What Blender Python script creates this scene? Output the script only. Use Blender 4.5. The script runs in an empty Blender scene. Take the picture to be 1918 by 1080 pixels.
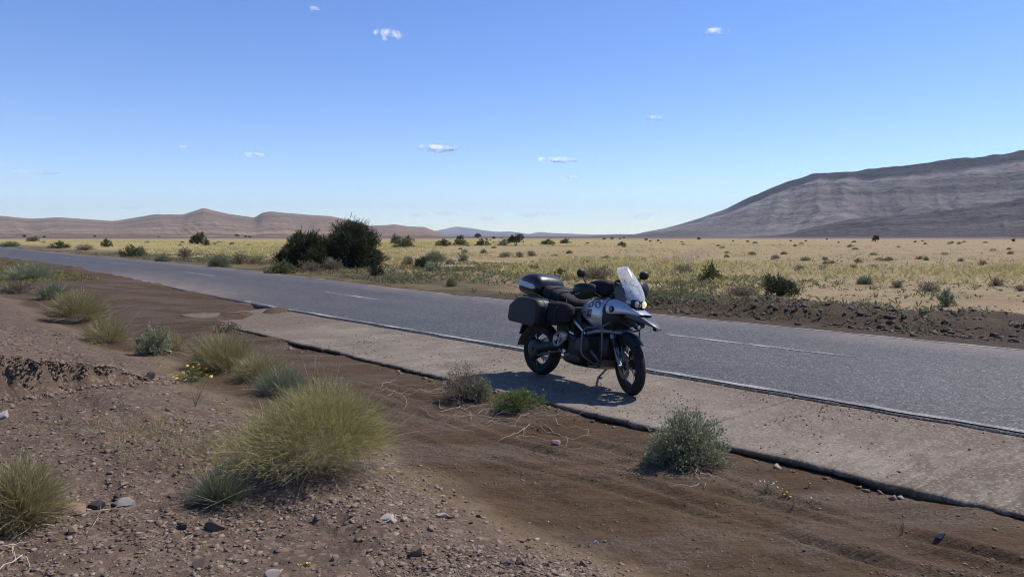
import bpy, bmesh, math, random
import numpy as np
from mathutils import Vector, Matrix
from mathutils.bvhtree import BVHTree

R = math.radians
scene = bpy.context.scene
C = scene.collection

# ------------------------------------------------------------------ camera
FPX = 1370.0                      # focal length in pixels of a 1918 px wide frame
PITCH = math.atan(98 / FPX)
EYE = 1.75
cam_d = bpy.data.cameras.new('camera')
cam_d.sensor_width = 36.0
cam_d.lens = 36.0 * FPX / 1918
cam_d.clip_start = 0.05
cam_d.clip_end = 120000
cam = bpy.data.objects.new('camera', cam_d)
cam.location = (0, 0, EYE)
cam.rotation_euler = (math.pi / 2 - PITCH, 0, 0)
C.objects.link(cam)
scene.camera = cam

# ------------------------------------------------------------------ sky, sun, exposure
SUN_AZ = R(61)                    # clockwise from +Y
SUN_EL = R(53)
world = bpy.data.worlds.new('World')
scene.world = world
world.use_nodes = True
wn = world.node_tree.nodes
wl = world.node_tree.links
sky = wn.new('ShaderNodeTexSky')
sky.sky_type = 'NISHITA'
sky.sun_disc = False
sky.sun_elevation = SUN_EL
sky.sun_rotation = SUN_AZ
sky.altitude = 1600
sky.air_density = 1.0
sky.dust_density = 0.1
sky.ozone_density = 3.0
hs = wn.new('ShaderNodeHueSaturation')      # the deep periwinkle blue of the dry desert sky
hs.inputs['Hue'].default_value = 0.514
hs.inputs['Saturation'].default_value = 1.2
wl.new(sky.outputs[0], hs.inputs['Color'])
wl.new(hs.outputs[0], wn['Background'].inputs[0])
wn['Background'].inputs[1].default_value = 0.15

sun_d = bpy.data.lights.new('sun', 'SUN')
sun_d.energy = 5.0
sun_d.angle = R(0.53)
sun_d.color = (1.0, 0.93, 0.84)
sun = bpy.data.objects.new('sun', sun_d)
sun_dir = Vector((math.sin(SUN_AZ) * math.cos(SUN_EL), math.cos(SUN_AZ) * math.cos(SUN_EL), math.sin(SUN_EL)))
sun.rotation_euler = sun_dir.to_track_quat('Z', 'Y').to_euler()
sun.location = (40, 20, 60)
C.objects.link(sun)

vs = scene.view_settings
vs.view_transform = 'Standard'
vs.look = 'None'
vs.exposure = 0.22
vs.gamma = 1.0
vs.use_curve_mapping = False
scene.cycles.use_denoising = True
scene.cycles.denoising_prefilter = 'ACCURATE'
scene.cycles.filter_width = 1.1
scene.cycles.max_bounces = 6
scene.cycles.transparent_max_bounces = 12
scene.cycles.volume_bounces = 0

# ------------------------------------------------------------------ small helpers
def tag(o, label=None, cat=None, group=None, kind=None):
    if label: o['label'] = label
    if cat: o['category'] = cat
    if group: o['group'] = group
    if kind: o['kind'] = kind
    return o

def link(name, me, m=None, parent=None):
    o = bpy.data.objects.new(name, me)
    C.objects.link(o)
    if m is not None and me is not None and len(me.materials) == 0:
        me.materials.append(m)
    if parent is not None:
        o.parent = parent
    return o

def empty(name, loc=(0, 0, 0), rz=0.0, s=1.0):
    o = bpy.data.objects.new(name, None)
    o.empty_display_size = 0.1
    o.location = loc
    o.rotation_euler = (0, 0, rz)
    o.scale = (s, s, s) if not isinstance(s, tuple) else s
    C.objects.link(o)
    return o

def fast_mesh(name, V, F, smooth=False):
    """V (n,3), F (m,k) with one k for all faces"""
    V = np.ascontiguousarray(V, dtype=np.float32).reshape(-1, 3)
    F = np.ascontiguousarray(F, dtype=np.int32)
    me = bpy.data.meshes.new(name)
    me.vertices.add(len(V))
    me.vertices.foreach_set('co', V.ravel())
    m, k = F.shape
    me.loops.add(m * k)
    me.loops.foreach_set('vertex_index', F.ravel())
    me.polygons.add(m)
    me.polygons.foreach_set('loop_start', np.arange(0, m * k, k, dtype=np.int32))
    if smooth:
        me.polygons.foreach_set('use_smooth', np.ones(m, dtype=bool))
    me.update(calc_edges=True)
    return me

def set_attr(me, name, arr):
    at = me.attributes.new(name, 'FLOAT_COLOR', 'POINT')
    a = np.ones((len(me.vertices), 4), dtype=np.float32)
    a[:, :arr.shape[1]] = arr
    at.data.foreach_set('color', a.ravel())

def _h(ix, iy, s):
    n = (ix.astype(np.int64) * 374761393 + iy.astype(np.int64) * 668265263 + s * 1442695041) & 0xffffffff
    n = ((n ^ (n >> 13)) * 1274126177) & 0xffffffff
    return ((n ^ (n >> 16)) & 0xffff) / 65535.0

def vnoise(x, y, s=0):
    x = np.asarray(x, float); y = np.asarray(y, float)
    ix = np.floor(x); iy = np.floor(y)
    fx = x - ix; fy = y - iy
    fx = fx * fx * fx * (fx * (fx * 6 - 15) + 10); fy = fy * fy * fy * (fy * (fy * 6 - 15) + 10)
    a = _h(ix, iy, s); b = _h(ix + 1, iy, s); c = _h(ix, iy + 1, s); d = _h(ix + 1, iy + 1, s)
    return (a + (b - a) * fx) * (1 - fy) + (c + (d - c) * fx) * fy

def fbm(x, y, oct=4, s=0, gain=0.5):
    """roughly -1..1"""
    t = 0; amp = 1; tot = 0
    for i in range(oct):
        t = t + amp * (vnoise(x * 2 ** i + 17.3 * i, y * 2 ** i - 9.1 * i, s + i) * 2 - 1)
        tot += amp; amp *= gain
    return t / tot

def ridged(x, y, oct=4, s=0):
    t = 0; amp = 1; tot = 0
    for i in range(oct):
        t = t + amp * (1 - np.abs(vnoise(x * 2 ** i + 5.1 * i, y * 2 ** i + 3.7 * i, s + i) * 2 - 1))
        tot += amp; amp *= 0.5
    return t / tot

def sm(a, b, x):
    t = np.clip((np.asarray(x, float) - a) / (b - a), 0, 1)
    return t * t * (3 - 2 * t)

# ------------------------------------------------------------------ lie of the land
T2 = np.array([-0.671, 0.7415])     # along the road, away to the left
N2 = np.array([0.7415, 0.671])      # across the road, away from the camera
SLAB0, SLAB1, ROAD1 = 5.38, 7.52, 13.3
ROADZ = 0.022

def oa(x, y):
    return x * N2[0] + y * N2[1], x * T2[0] + y * T2[1]

def xy(o, a):
    return o * N2[0] + a * T2[0], o * N2[1] + a * T2[1]

def zroad(a):
    return np.interp(a, [17, 24, 37, 45, 60, 107, 260], [0, .1, .25, .27, .30, .46, .5])

SCA, SCB = np.array([-5.65, 6.95]), np.array([-4.25, 8.55])
def scarp(x, y):
    d = (SCB - SCA) / np.linalg.norm(SCB - SCA)
    n = np.array([-d[1], d[0]])
    w = 0.16 * fbm(x * 1.7, y * 1.7, 3, 71) + 0.03 * fbm(x * 7, y * 7, 2, 72)
    s = (x - SCA[0]) * n[0] + (y - SCA[1]) * n[1] + w
    l = (x - SCA[0]) * d[0] + (y - SCA[1]) * d[1]
    return s, l

def height(x, y):
    x = np.asarray(x, float); y = np.asarray(y, float)
    o, a = oa(x, y)
    dist = np.hypot(x, y)
    zb = zroad(a)
    # -- near side: sandy wash below the slab edge, stony bank towards the camera
    near = -0.085 + 0.02 * sm(4.5, 8.0, a) + 0.055 * sm(13.0, 15.5, a) + 0.035 * fbm(a * 0.35, o * 0.9, 3, 3) + 0.02 * fbm(a * 1.6, o * 1.5, 3, 4)
    near = near + 0.030 * fbm(a * 0.7, o * 4.2, 3, 5) * sm(5.3, 4.6, o)
    near = near + 0.045 * np.exp(-((a - 3.9) / 1.1) ** 2 - ((o - 5.2) / 0.45) ** 2)
    near = near + 0.05 * np.exp(-((a - 6.3) / 0.9) ** 2 - ((o - 5.1) / 0.5) ** 2)
    near = near + sm(4.7, 5.35, o) * 0.075 * np.clip(1.3 * fbm(a * .75, 0 * a + 3, 3, 6) - .05, 0, 1)
    for oc, wd_, dp_ in ((4.55 + .22 * np.sin(a * .32 + .5), .055, .022), (4.05 + .24 * np.sin(a * .30 + .3), .06, .02), (4.3 - .13 * (a - 4.5), .05, .018), (3.9 - .14 * (a - 4.2), .05, .018)):
        q = (o - oc + .02 * fbm(a * 2, o, 2, 7)) / wd_
        near = near + dp_ * (-np.exp(-q * q) + .55 * np.exp(-(np.abs(q) - 1.7) ** 2)) * sm(9.5, 7, a) * sm(-4, -1, a)
    be = 3.25 + 0.45 * fbm(a * 0.45, o * 0.2, 2, 11)
    bank = sm(be + 0.25, be - 1.1, o)
    near = near + bank * (0.16 + 0.05 * fbm(x * 0.9, y * 0.9, 3, 21) + 0.016 * fbm(x * 4, y * 4, 3, 23) + 0.012 * fbm(x * 13, y * 13, 2, 24))
    near = near + 0.10 * sm(0.6, -3, o)
    s, l = scarp(x, y)
    pl = sm(-0.03, 0.06, s) * sm(2.9, 1.6, l) * sm(-14, -7, l)
    near = near + pl * (0.36 * sm(2.6, 0.4, l) + 0.03)
    near = near - 0.10 * np.exp(-((x + 5.0) / .9) ** 2 - ((y - 6.75) / .6) ** 2)
    # a second low ledge further along the bank
    l2 = sm(0.05, 0.14, (y - 12.6) - 0.35 * (x + 7.2) + 0.3 * fbm(x, y, 2, 31)) * sm(-5.6, -6.6, x) * sm(-14, -10, x)
    near = near - 0.10 * l2
    near = near + 0.55 * np.exp(-((a - 46) / 10) ** 2 - ((o - 3.6) / 1.9) ** 2) * (1 + 0.3 * fbm(x * .5, y * .5, 3, 33))
    near = near + 0.02 * fbm(x * 1.1, y * 1.1, 3, 35) * sm(3, 0, o)
    # -- far side: earth verge, rubble berm along the right, open plain
    mar = 0.5 + (dist / 38.0) ** 2
    wv = sm(ROAD1 + 0.3 * mar, ROAD1 + 1.6 * mar + 0.6, o)
    far = -0.012 + 0.02 * fbm(x * 0.8, y * 0.8, 3, 41) * sm(ROAD1 + .2, ROAD1 + 1.2, o)
    bm = sm(14.5 + .35 * fbm(a * .5, 0 * a, 2, 43), 15.25 + .35 * fbm(a * .5, 0 * a, 2, 43), o) * sm(18.6, 16.2, o) * sm(16, 8, a) * sm(-40, -22, a)
    far = far + bm * (0.24 + 0.13 * fbm(x * 0.6, y * 0.6, 3, 45) + 0.09 * fbm(x * 2.6, y * 2.6, 3, 46))
    far = far + wv * (0.05 * fbm(x * 0.25, y * 0.25, 3, 47) + 0.10 * fbm(x * 0.045, y * 0.045, 3, 48) * sm(16, 40, o))
    far = far + wv * 0.12 * sm(15, 22, o) * sm(28, 20, a) 
    z = np.where(o < 9, near, far)
    under = sm(SLAB0 + 0.16, SLAB0 + 0.26, o) * sm(ROAD1 + 0.02, ROAD1 - 0.25, o)
    bur = sm(14.2, 16.6, a + 2.4 * fbm(x * 1.3, y * 1.3, 4, 51) + 0.8 * (6.4 - o)) * sm(7.95, 7.55, o)
    under = under * (1 - bur)
    z = z + np.where(o < 9, 0.10 * bur * sm(3.4, 5.2, o), 0)
    z = np.where(under > 0, z * (1 - under) - 0.2 * under, z)
    return z + zb

def ray(px, py):
    d = np.array([0, math.cos(PITCH), -math.sin(PITCH)]) + np.array([1, 0, 0]) * (px - 959) / FPX \
        + np.array([0, math.sin(PITCH), math.cos(PITCH)]) * (540 - py) / FPX
    return d / np.linalg.norm(d)

_ts = np.geomspace(1.5, 4000, 420)
def ground_at(px, py):
    """the point of the land seen there"""
    d = ray(px, py); ts = _ts
    for step in range(3):
        P = np.outer(ts, d) + np.array([0, 0, EYE])
        h = height(P[:, 0], P[:, 1])
        oo, aa = oa(P[:, 0], P[:, 1])
        h = np.where((oo > SLAB0 + .05) & (oo < ROAD1), zroad(aa), h)
        k = int(np.argmax(P[:, 2] < h))
        if step < 2: ts = np.linspace(ts[max(k - 1, 0)], ts[k], 24)
    return float(P[k, 0]), float(P[k, 1]), float(h[k])

# ------------------------------------------------------------------ materials
def new_mat(name):
    m = bpy.data.materials.new(name)
    m.use_nodes = True
    nt = m.node_tree
    b = nt.nodes['Principled BSDF']
    return m, nt, b

class NT:
    """a thin layer over a node tree"""
    def __init__(s, nt): s.nt = nt
    def n(s, t, **kw):
        k = s.nt.nodes.new(t)
        for a, v in kw.items(): setattr(k, a, v)
        return k
    def l(s, a, b): s.nt.links.new(a, b)
    def noise(s, vec, scale, detail=4, rough=0.55, dist=0.0):
        k = s.n('ShaderNodeTexNoise'); k.inputs['Scale'].default_value = scale
        k.inputs['Detail'].default_value = detail; k.inputs['Roughness'].default_value = rough
        k.inputs['Distortion'].default_value = dist
        if vec is not None: s.l(vec, k.inputs['Vector'])
        return k.outputs['Fac']
    def voro(s, vec, scale, out='Color', feature='F1'):
        k = s.n('ShaderNodeTexVoronoi'); k.feature = feature; k.inputs['Scale'].default_value = scale
        if vec is not None: s.l(vec, k.inputs['Vector'])
        return k.outputs[out]
    def mapping(s, vec, scale=(1, 1, 1), rot=(0, 0, 0), loc=(0, 0, 0)):
        k = s.n('ShaderNodeMapping'); k.inputs['Scale'].default_value = scale
        k.inputs['Rotation'].default_value = rot; k.inputs['Location'].default_value = loc
        s.l(vec, k.inputs['Vector']); return k.outputs[0]
    def ramp(s, fac, stops, interp='LINEAR'):
        k = s.n('ShaderNodeValToRGB'); e = k.color_ramp.elements
        k.color_ramp.interpolation = interp
        while len(e) < len(stops): e.new(0.5)
        for el, (p, c) in zip(e, stops):
            el.position = p; el.color = (c[0], c[1], c[2], 1) if not isinstance(c, (int, float)) else (c, c, c, 1)
        s.l(fac, k.inputs[0]); return k.outputs[0]
    def mix(s, fac, a, b, mode='MIX'):
        k = s.n('ShaderNodeMix'); k.data_type = 'RGBA'; k.blend_type = mode; k.clamp_factor = True
        for sock, v in ((k.inputs[0], fac), (k.inputs[6], a), (k.inputs[7], b)):
            if isinstance(v, (int, float)): sock.default_value = v if sock == k.inputs[0] else (v, v, v, 1)
            elif isinstance(v, tuple): sock.default_value = (v[0], v[1], v[2], 1)
            else: s.l(v, sock)
        return k.outputs[2]
    def math(s, op, a, b=None, clamp=False):
        k = s.n('ShaderNodeMath', operation=op); k.use_clamp = clamp
        for i, v in enumerate((a, b)):
            if v is None: continue
            if isinstance(v, (int, float)): k.inputs[i].default_value = v
            else: s.l(v, k.inputs[i])
        return k.outputs[0]
    def bump(s, h, strength, dist):
        k = s.n('ShaderNodeBump'); k.inputs['Strength'].default_value = strength; k.inputs['Distance'].default_value = dist
        s.l(h, k.inputs['Height']); return k.outputs[0]
    def sep(s, name):
        a = s.n('ShaderNodeAttribute'); a.attribute_name = name
        k = s.n('ShaderNodeSeparateColor'); s.l(a.outputs['Color'], k.inputs[0]); return k.outputs

def simple_mat(name, col, rough=0.5, metal=0.0, var=0.25, scale=30, bump=0.0, spec=0.5, coat=0.0):
    m, nt, b = new_mat(name); N = NT(nt)
    tc = N.n('ShaderNodeTexCoord').outputs['Object']
    nz = N.noise(tc, scale, 5, 0.6)
    lo = tuple(c * (1 - var) for c in col); hi = tuple(min(1, c * (1 + var)) for c in col)
    N.l(N.ramp(nz, [(0.3, lo), (0.7, hi)]), b.inputs['Base Color'])
    N.l(N.ramp(nz, [(0.3, max(0.02, rough * 0.85)), (0.7, min(1, rough * 1.15))]), b.inputs['Roughness'])
    b.inputs['Metallic'].default_value = metal
    b.inputs['Specular IOR Level'].default_value = spec
    b.inputs['Coat Weight'].default_value = coat
    if bump: N.l(N.bump(N.noise(tc, scale * 3, 4), bump, 0.004), b.inputs['Normal'])
    return m

def ground_material():
    m, nt, b = new_mat('desert_ground'); N = NT(nt)
    pos = N.n('ShaderNodeNewGeometry').outputs['Position']
    z1 = N.sep('zone1'); z2 = N.sep('zone2')       # bank, sand, verge / green, far, track
    big = N.noise(pos, 0.35, 4); med = N.noise(pos, 2.2, 5); fin = N.noise(pos, 26, 5, 0.65)
    gr = N.voro(pos, 75, 'Color'); gr2 = N.voro(pos, 28, 'Color')
    g1 = N.n('ShaderNodeSeparateColor'); N.l(gr, g1.inputs[0]); g2 = N.n('ShaderNodeSeparateColor'); N.l(gr2, g2.inputs[0])
    # stony bank
    bankc = N.ramp(med, [(0.25, (0.097, 0.064, 0.047)), (0.55, (0.134, 0.094, 0.067)), (0.8, (0.156, 0.111, 0.081))])
    bankc = N.mix(N.math('MULTIPLY', g1.outputs[0], 0.55), bankc, (0.073, 0.051, 0.037))
    bankc = N.mix(N.ramp(g2.outputs[1], [(0.72, 0.0), (0.9, 0.55)]), bankc, (0.222, 0.172, 0.131))
    # sand of the wash
    stretch = N.mapping(pos, (1, 5.5, 1), (0, 0, R(48)))
    fl = N.noise(stretch, 0.8, 5, 0.6, 0.6)
    sandc = N.ramp(fl, [(0.30, (0.049, 0.029, 0.014)), (0.5, (0.075, 0.044, 0.023)), (0.7, (0.092, 0.060, 0.032))])
    sandc = N.mix(N.ramp(fin, [(0.46, 0.0), (0.62, 0.75)]), sandc, (0.086, 0.064, 0.041))
    patch = N.noise(N.mapping(pos, (1, 2.2, 1), (0, 0, R(38))), 0.62, 4, .6, .5)
    sandc = N.mix(N.ramp(patch, [(0.46, 0.0), (0.60, 0.85)]), sandc, N.mix(g1.outputs[1], (.058, .042, .030), (.150, .113, .082)))
    # dark earth of the verges
    verc = N.ramp(med, [(0.25, (0.040, 0.026, 0.018)), (0.6, (0.066, 0.046, 0.030)), (0.85, (0.090, 0.066, 0.044))])
    verc = N.mix(N.ramp(g1.outputs[0], [(0.80, 0.0), (0.95, 0.6)]), verc, (0.158, 0.128, 0.092))
    # open plain
    plc = N.ramp(big, [(0.3, (0.224, 0.162, 0.089)), (0.55, (0.306, 0.232, 0.130)), (0.75, (0.372, 0.293, 0.170))])
    plc = N.mix(N.ramp(N.noise(pos, 5, 4), [(0.45, 0.0), (0.65, 0.5)]), plc, (0.172, 0.126, 0.076))
    col = N.mix(z1[0], plc, bankc); col = N.mix(z1[1], col, sandc); col = N.mix(z1[2], col, verc)
    grn = N.mix(N.noise(pos, 0.9, 4), (.22, .19, .058), (.39, .325, .115))
    gfac = N.math('MULTIPLY', z2[0], N.ramp(N.noise(pos, 0.55, 5), [(0.36, 0.15), (0.58, 1.0)]))
    col = N.mix(gfac, col, grn)
    farc = N.ramp(N.noise(N.mapping(pos, (0.35, 1.6, 1)), 0.02, 5), [(0.3, (0.085, 0.059, 0.047)), (0.6, (0.124, 0.090, 0.072)), (0.8, (0.158, 0.120, 0.094))])
    col = N.mix(z2[1], col, farc)
    col = N.mix(z2[2], col, (0.232, 0.171, 0.124))
    N.l(col, b.inputs['Base Color'])
    b.inputs['Roughness'].default_value = 0.95
    b.inputs['Specular IOR Level'].default_value = 0.15
    hgt = N.math('ADD', N.math('MULTIPLY', g1.outputs[0], 0.45), N.math('ADD', fin, N.math('MULTIPLY', g2.outputs[1], 0.5)))
    bp = N.n('ShaderNodeBump'); bp.inputs['Strength'].default_value = 0.9; bp.inputs['Distance'].default_value = 0.022; N.l(hgt, bp.inputs['Height'])
    b2 = N.n('ShaderNodeBump'); b2.inputs['Distance'].default_value = 0.10; N.l(bp.outputs[0], b2.inputs['Normal'])
    N.l(N.math('MULTIPLY', z1[1], 0.6), b2.inputs['Strength'])
    N.l(N.noise(N.mapping(pos, (1, 4.0, 1), (0, 0, R(38))), 0.8, 6, 0.6, 1.6), b2.inputs['Height'])
    N.l(b2.outputs[0], b.inputs['Normal'])
    return m

def asphalt_nodes(N):
    pos = N.n('ShaderNodeNewGeometry').outputs['Position']
    g = N.n('ShaderNodeSeparateColor'); N.l(N.voro(pos, 48, 'Color'), g.inputs[0])
    d = N.voro(pos, 48, 'Distance')
    base = N.ramp(g.outputs[0], [(0.0, (.016, .016, .018)), (0.5, (.034, .034, .037)), (0.78, (.064, .064, .068)), (1.0, (.22, .218, .215))])
    wear = N.noise(N.mapping(pos, (1, 0.12, 1), (0, 0, R(-42.1))), 0.8, 4)
    base = N.mix(N.ramp(wear, [(0.35, 0.0), (0.7, 0.35)]), base, (0.074, 0.072, 0.072))
    base = N.mix(N.ramp(N.noise(pos, 0.45, 5), [(0.50, 0.0), (0.68, 0.5)]), base, (0.029, 0.028, 0.030))
    dt = N.n('ShaderNodeVectorMath', operation='DOT_PRODUCT'); N.l(pos, dt.inputs[0]); dt.inputs[1].default_value = (N2[0], N2[1], 0)
    da = N.n('ShaderNodeVectorMath', operation='DOT_PRODUCT'); N.l(pos, da.inputs[0]); da.inputs[1].default_value = (T2[0], T2[1], 0)
    cx = N.n('ShaderNodeCombineXYZ'); N.l(dt.outputs['Value'], cx.inputs[0]); N.l(N.math('MULTIPLY', da.outputs['Value'], .12), cx.inputs[1])
    wob = N.noise(cx.outputs[0], 1.6, 5, .6)
    trk = N.math('COSINE', N.math('MULTIPLY', N.math('SUBTRACT', dt.outputs['Value'], 8.35), 2 * math.pi / 1.5))
    trf = N.math('MULTIPLY', N.math('ADD', N.math('MULTIPLY', trk, .5), .5), N.ramp(wob, [(0.35, 0.0), (0.65, .55)]))
    base = N.mix(trf, base, (.034, .034, .036))
    base = N.mix(N.ramp(wob, [(0.55, 0.0), (0.75, .35)]), base, (.095, .092, .090))
    g3 = N.n('ShaderNodeSeparateColor'); N.l(N.voro(pos, 20, 'Color'), g3.inputs[0])
    base = N.mix(N.ramp(g3.outputs[0], [(0.55, 0.0), (1.0, 0.5)]), base, (.098, .096, .095))
    base = N.mix(N.ramp(g3.outputs[1], [(0.6, 0.0), (1.0, 0.5)]), base, (.022, .022, .024))
    return pos, base, d

def road_material():
    m, nt, b = new_mat('chip_seal_asphalt'); N = NT(nt)
    pos, base, d = asphalt_nodes(N)
    dust = N.sep('dust')
    nz = N.noise(pos, 3.0, 5, 0.65)
    f = N.math('MULTIPLY', dust[0], N.ramp(nz, [(0.3, 0.25), (0.62, 1.0)]))
    col = N.mix(f, base, (.20, .15, .115))
    N.l(col, b.inputs['Base Color'])
    b.inputs['Roughness'].default_value = 0.72
    b.inputs['Specular IOR Level'].default_value = 0.35
    N.l(N.bump(d, 0.6, 0.008), b.inputs['Normal'])
    return m

def paint_material():
    m, nt, b = new_mat('worn_white_road_paint'); N = NT(nt)
    pos, base, d = asphalt_nodes(N)
    w = N.math('ADD', N.math('MULTIPLY', N.noise(pos, 38, 4, 0.7), 0.6), N.math('MULTIPLY', N.noise(pos, 1.1, 3), 0.5))
    f = N.ramp(w, [(0.48, 0.02), (0.70, 0.66)])
    N.l(N.mix(f, base, N.mix(N.noise(pos, 9, 3), (.50, .48, .45), (.70, .68, .65))), b.inputs['Base Color'])
    b.inputs['Roughness'].default_value = 0.75
    N.l(N.bump(d, 0.5, 0.006), b.inputs['Normal'])
    return m

def concrete_material():
    m, nt, b = new_mat('dusty_old_concrete'); N = NT(nt)
    pos = N.n('ShaderNodeNewGeometry').outputs['Position']
    uv = N.mapping(pos, (1, 1, 1), (0, 0, R(-42.1)))     # x across, y along the road
    n1 = N.noise(pos, 1.3, 6, 0.6); n2 = N.noise(pos, 18, 5, 0.65); fine = N.noise(pos, 90, 3)
    base = N.ramp(n1, [(0.3, (.140, .115, .088)), (0.52, (.205, .172, .135)), (0.72, (.28, .24, .195))])
    base = N.mix(N.ramp(N.noise(pos, 0.7, 5, .65, .6), [(0.46, 0.0), (0.62, 0.6)]), base, (.115, .092, .072))
    # brushed texture across the slab and soil washed over it in streaks
    br = N.noise(N.mapping(uv, (2.6, 24, 1)), 1.0, 5, 0.65, .5)
    base = N.mix(N.ramp(br, [(0.44, 0.0), (0.60, 0.32)]), base, (0.093, 0.073, 0.053))
    st = N.noise(N.mapping(uv, (0.9, 3.4, 1), (0, 0, R(7))), 1.15, 6, 0.66, 0.9)
    z = N.sep('soil')
    stf = N.math('MULTIPLY', N.ramp(st, [(0.45, 0.0), (0.53, 1.0)]), z[1])
    base = N.mix(N.math('MULTIPLY', stf, 0.85), base, N.mix(n2, (0.071, 0.052, 0.034), (0.105, 0.078, 0.057)))
    soil = N.math('MULTIPLY', z[0], N.ramp(N.noise(pos, 2.4, 5, 0.65), [(0.28, 0.25), (0.6, 1.0)]), True)
    soil = N.math('MAXIMUM', soil, N.math('MULTIPLY', N.math('SUBTRACT', z[0], .55), 2.2), True)
    base = N.mix(soil, base, N.mix(n2, (.078, .056, .040), (.150, .112, .082)))
    gt = N.n('ShaderNodeSeparateColor'); N.l(N.voro(pos, 58, 'Color'), gt.inputs[0])
    base = N.mix(N.ramp(gt.outputs[0], [(0.55, 0.0), (1.0, 0.5)]), base, (.105, .086, .066))
    base = N.mix(N.ramp(gt.outputs[1], [(0.7, 0.0), (1.0, 0.45)]), base, (.36, .32, .27))
    base = N.mix(N.ramp(N.voro(pos, 46, 'Color'), [(0.88, 0.0), (0.95, 0.6)]), base, (0.043, 0.035, 0.025))
    N.l(base, b.inputs['Base Color'])
    b.inputs['Roughness'].default_value = 0.92
    b.inputs['Specular IOR Level'].default_value = 0.2
    hh = N.math('ADD', N.math('MULTIPLY', br, 0.8), N.math('ADD', n2, N.math('MULTIPLY', fine, 0.4)))
    N.l(N.bump(hh, 0.55, 0.012), b.inputs['Normal'])
    return m

def stone_material(name, cols, obj_random=False):
    m, nt, b = new_mat(name); N = NT(nt)
    if obj_random: r = N.n('ShaderNodeObjectInfo').outputs['Random']
    else: r = N.n('ShaderNodeNewGeometry').outputs['Random Per Island']
    pos = N.n('ShaderNodeTexCoord').outputs['Object']
    k = len(cols)
    c = N.ramp(r, [(i / max(1, k - 1), q) for i, q in enumerate(cols)])
    nz = N.noise(pos, 45, 5, 0.65)
    c = N.mix(N.ramp(nz, [(0.35, 0.0), (0.7, 0.45)]), c, (.09, .066, .052))
    N.l(c, b.inputs['Base Color']); b.inputs['Roughness'].default_value = 0.88
    b.inputs['Specular IOR Level'].default_value = 0.25
    N.l(N.bump(nz, 0.5, 0.006), b.inputs['Normal'])
    return m

def leaf_material(name, cols, trans=0.3, rough=0.7):
    m, nt, b = new_mat(name); N = NT(nt)
    g = N.n('ShaderNodeNewGeometry')
    k = len(cols)
    c = N.ramp(g.outputs['Random Per Island'], [(i / max(1, k - 1), q) for i, q in enumerate(cols)])
    oi = N.n('ShaderNodeObjectInfo').outputs['Random']
    c = N.mix(N.math('MULTIPLY', oi, 0.3), c, tuple(np.mean(np.array(cols), 0) * 0.72))
    N.l(c, b.inputs['Base Color']); b.inputs['Roughness'].default_value = rough
    b.inputs['Specular IOR Level'].default_value = 0.2
    tr = N.n('ShaderNodeBsdfTranslucent'); N.l(c, tr.inputs[0])
    ms = N.n('ShaderNodeMixShader'); ms.inputs[0].default_value = trans
    N.l(b.outputs[0], ms.inputs[1]); N.l(tr.outputs[0], ms.inputs[2])
    N.l(ms.outputs[0], nt.nodes['Material Output'].inputs['Surface'])
    return m

def rock_slope_material(name, base3, cap, light):
    m, nt, b = new_mat(name); N = NT(nt)
    pos = N.n('ShaderNodeNewGeometry').outputs['Position']
    z = N.sep('rock')                         # cap rock, scree, gully
    zs = N.mapping(pos, (0.0012, 0.0012, 0.032))
    strata = N.noise(zs, 1.0, 5, 0.65, 0.3)
    n1 = N.noise(pos, 0.006, 6, 0.62); n2 = N.noise(pos, 0.035, 5, 0.65)
    lay = N.sep('layers')
    strata2 = N.math('ADD', N.math('MULTIPLY', lay[0], .65), N.math('MULTIPLY', strata, .35))
    c = N.ramp(strata2, [(0.34, base3[0]), (0.48, base3[1]), (0.64, base3[2])])
    c = N.mix(N.math('MULTIPLY', lay[1], .8), c, light)
    c = N.mix(N.math('MULTIPLY', lay[2], .85), c, base3[0])
    c = N.mix(N.ramp(n1, [(0.46, 0.0), (0.62, 0.45)]), c, base3[0])
    c = N.mix(N.math('MULTIPLY', z[1], N.ramp(n2, [(0.46, 0.0), (0.62, 0.9)])), c, light)
    c = N.mix(N.math('MULTIPLY', z[2], 0.22), c, base3[0])
    c = N.mix(N.math('MULTIPLY', z[0], N.ramp(n2, [(0.25, 0.6), (0.5, 1.0)])), c, cap)
    N.l(c, b.inputs['Base Color']); b.inputs['Roughness'].default_value = 0.95
    b.inputs['Specular IOR Level'].default_value = 0.1
    N.l(N.bump(N.math('ADD', n2, N.math('MULTIPLY', strata, 0.7)), 1.0, 14.0), b.inputs['Normal'])
    return m

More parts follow.
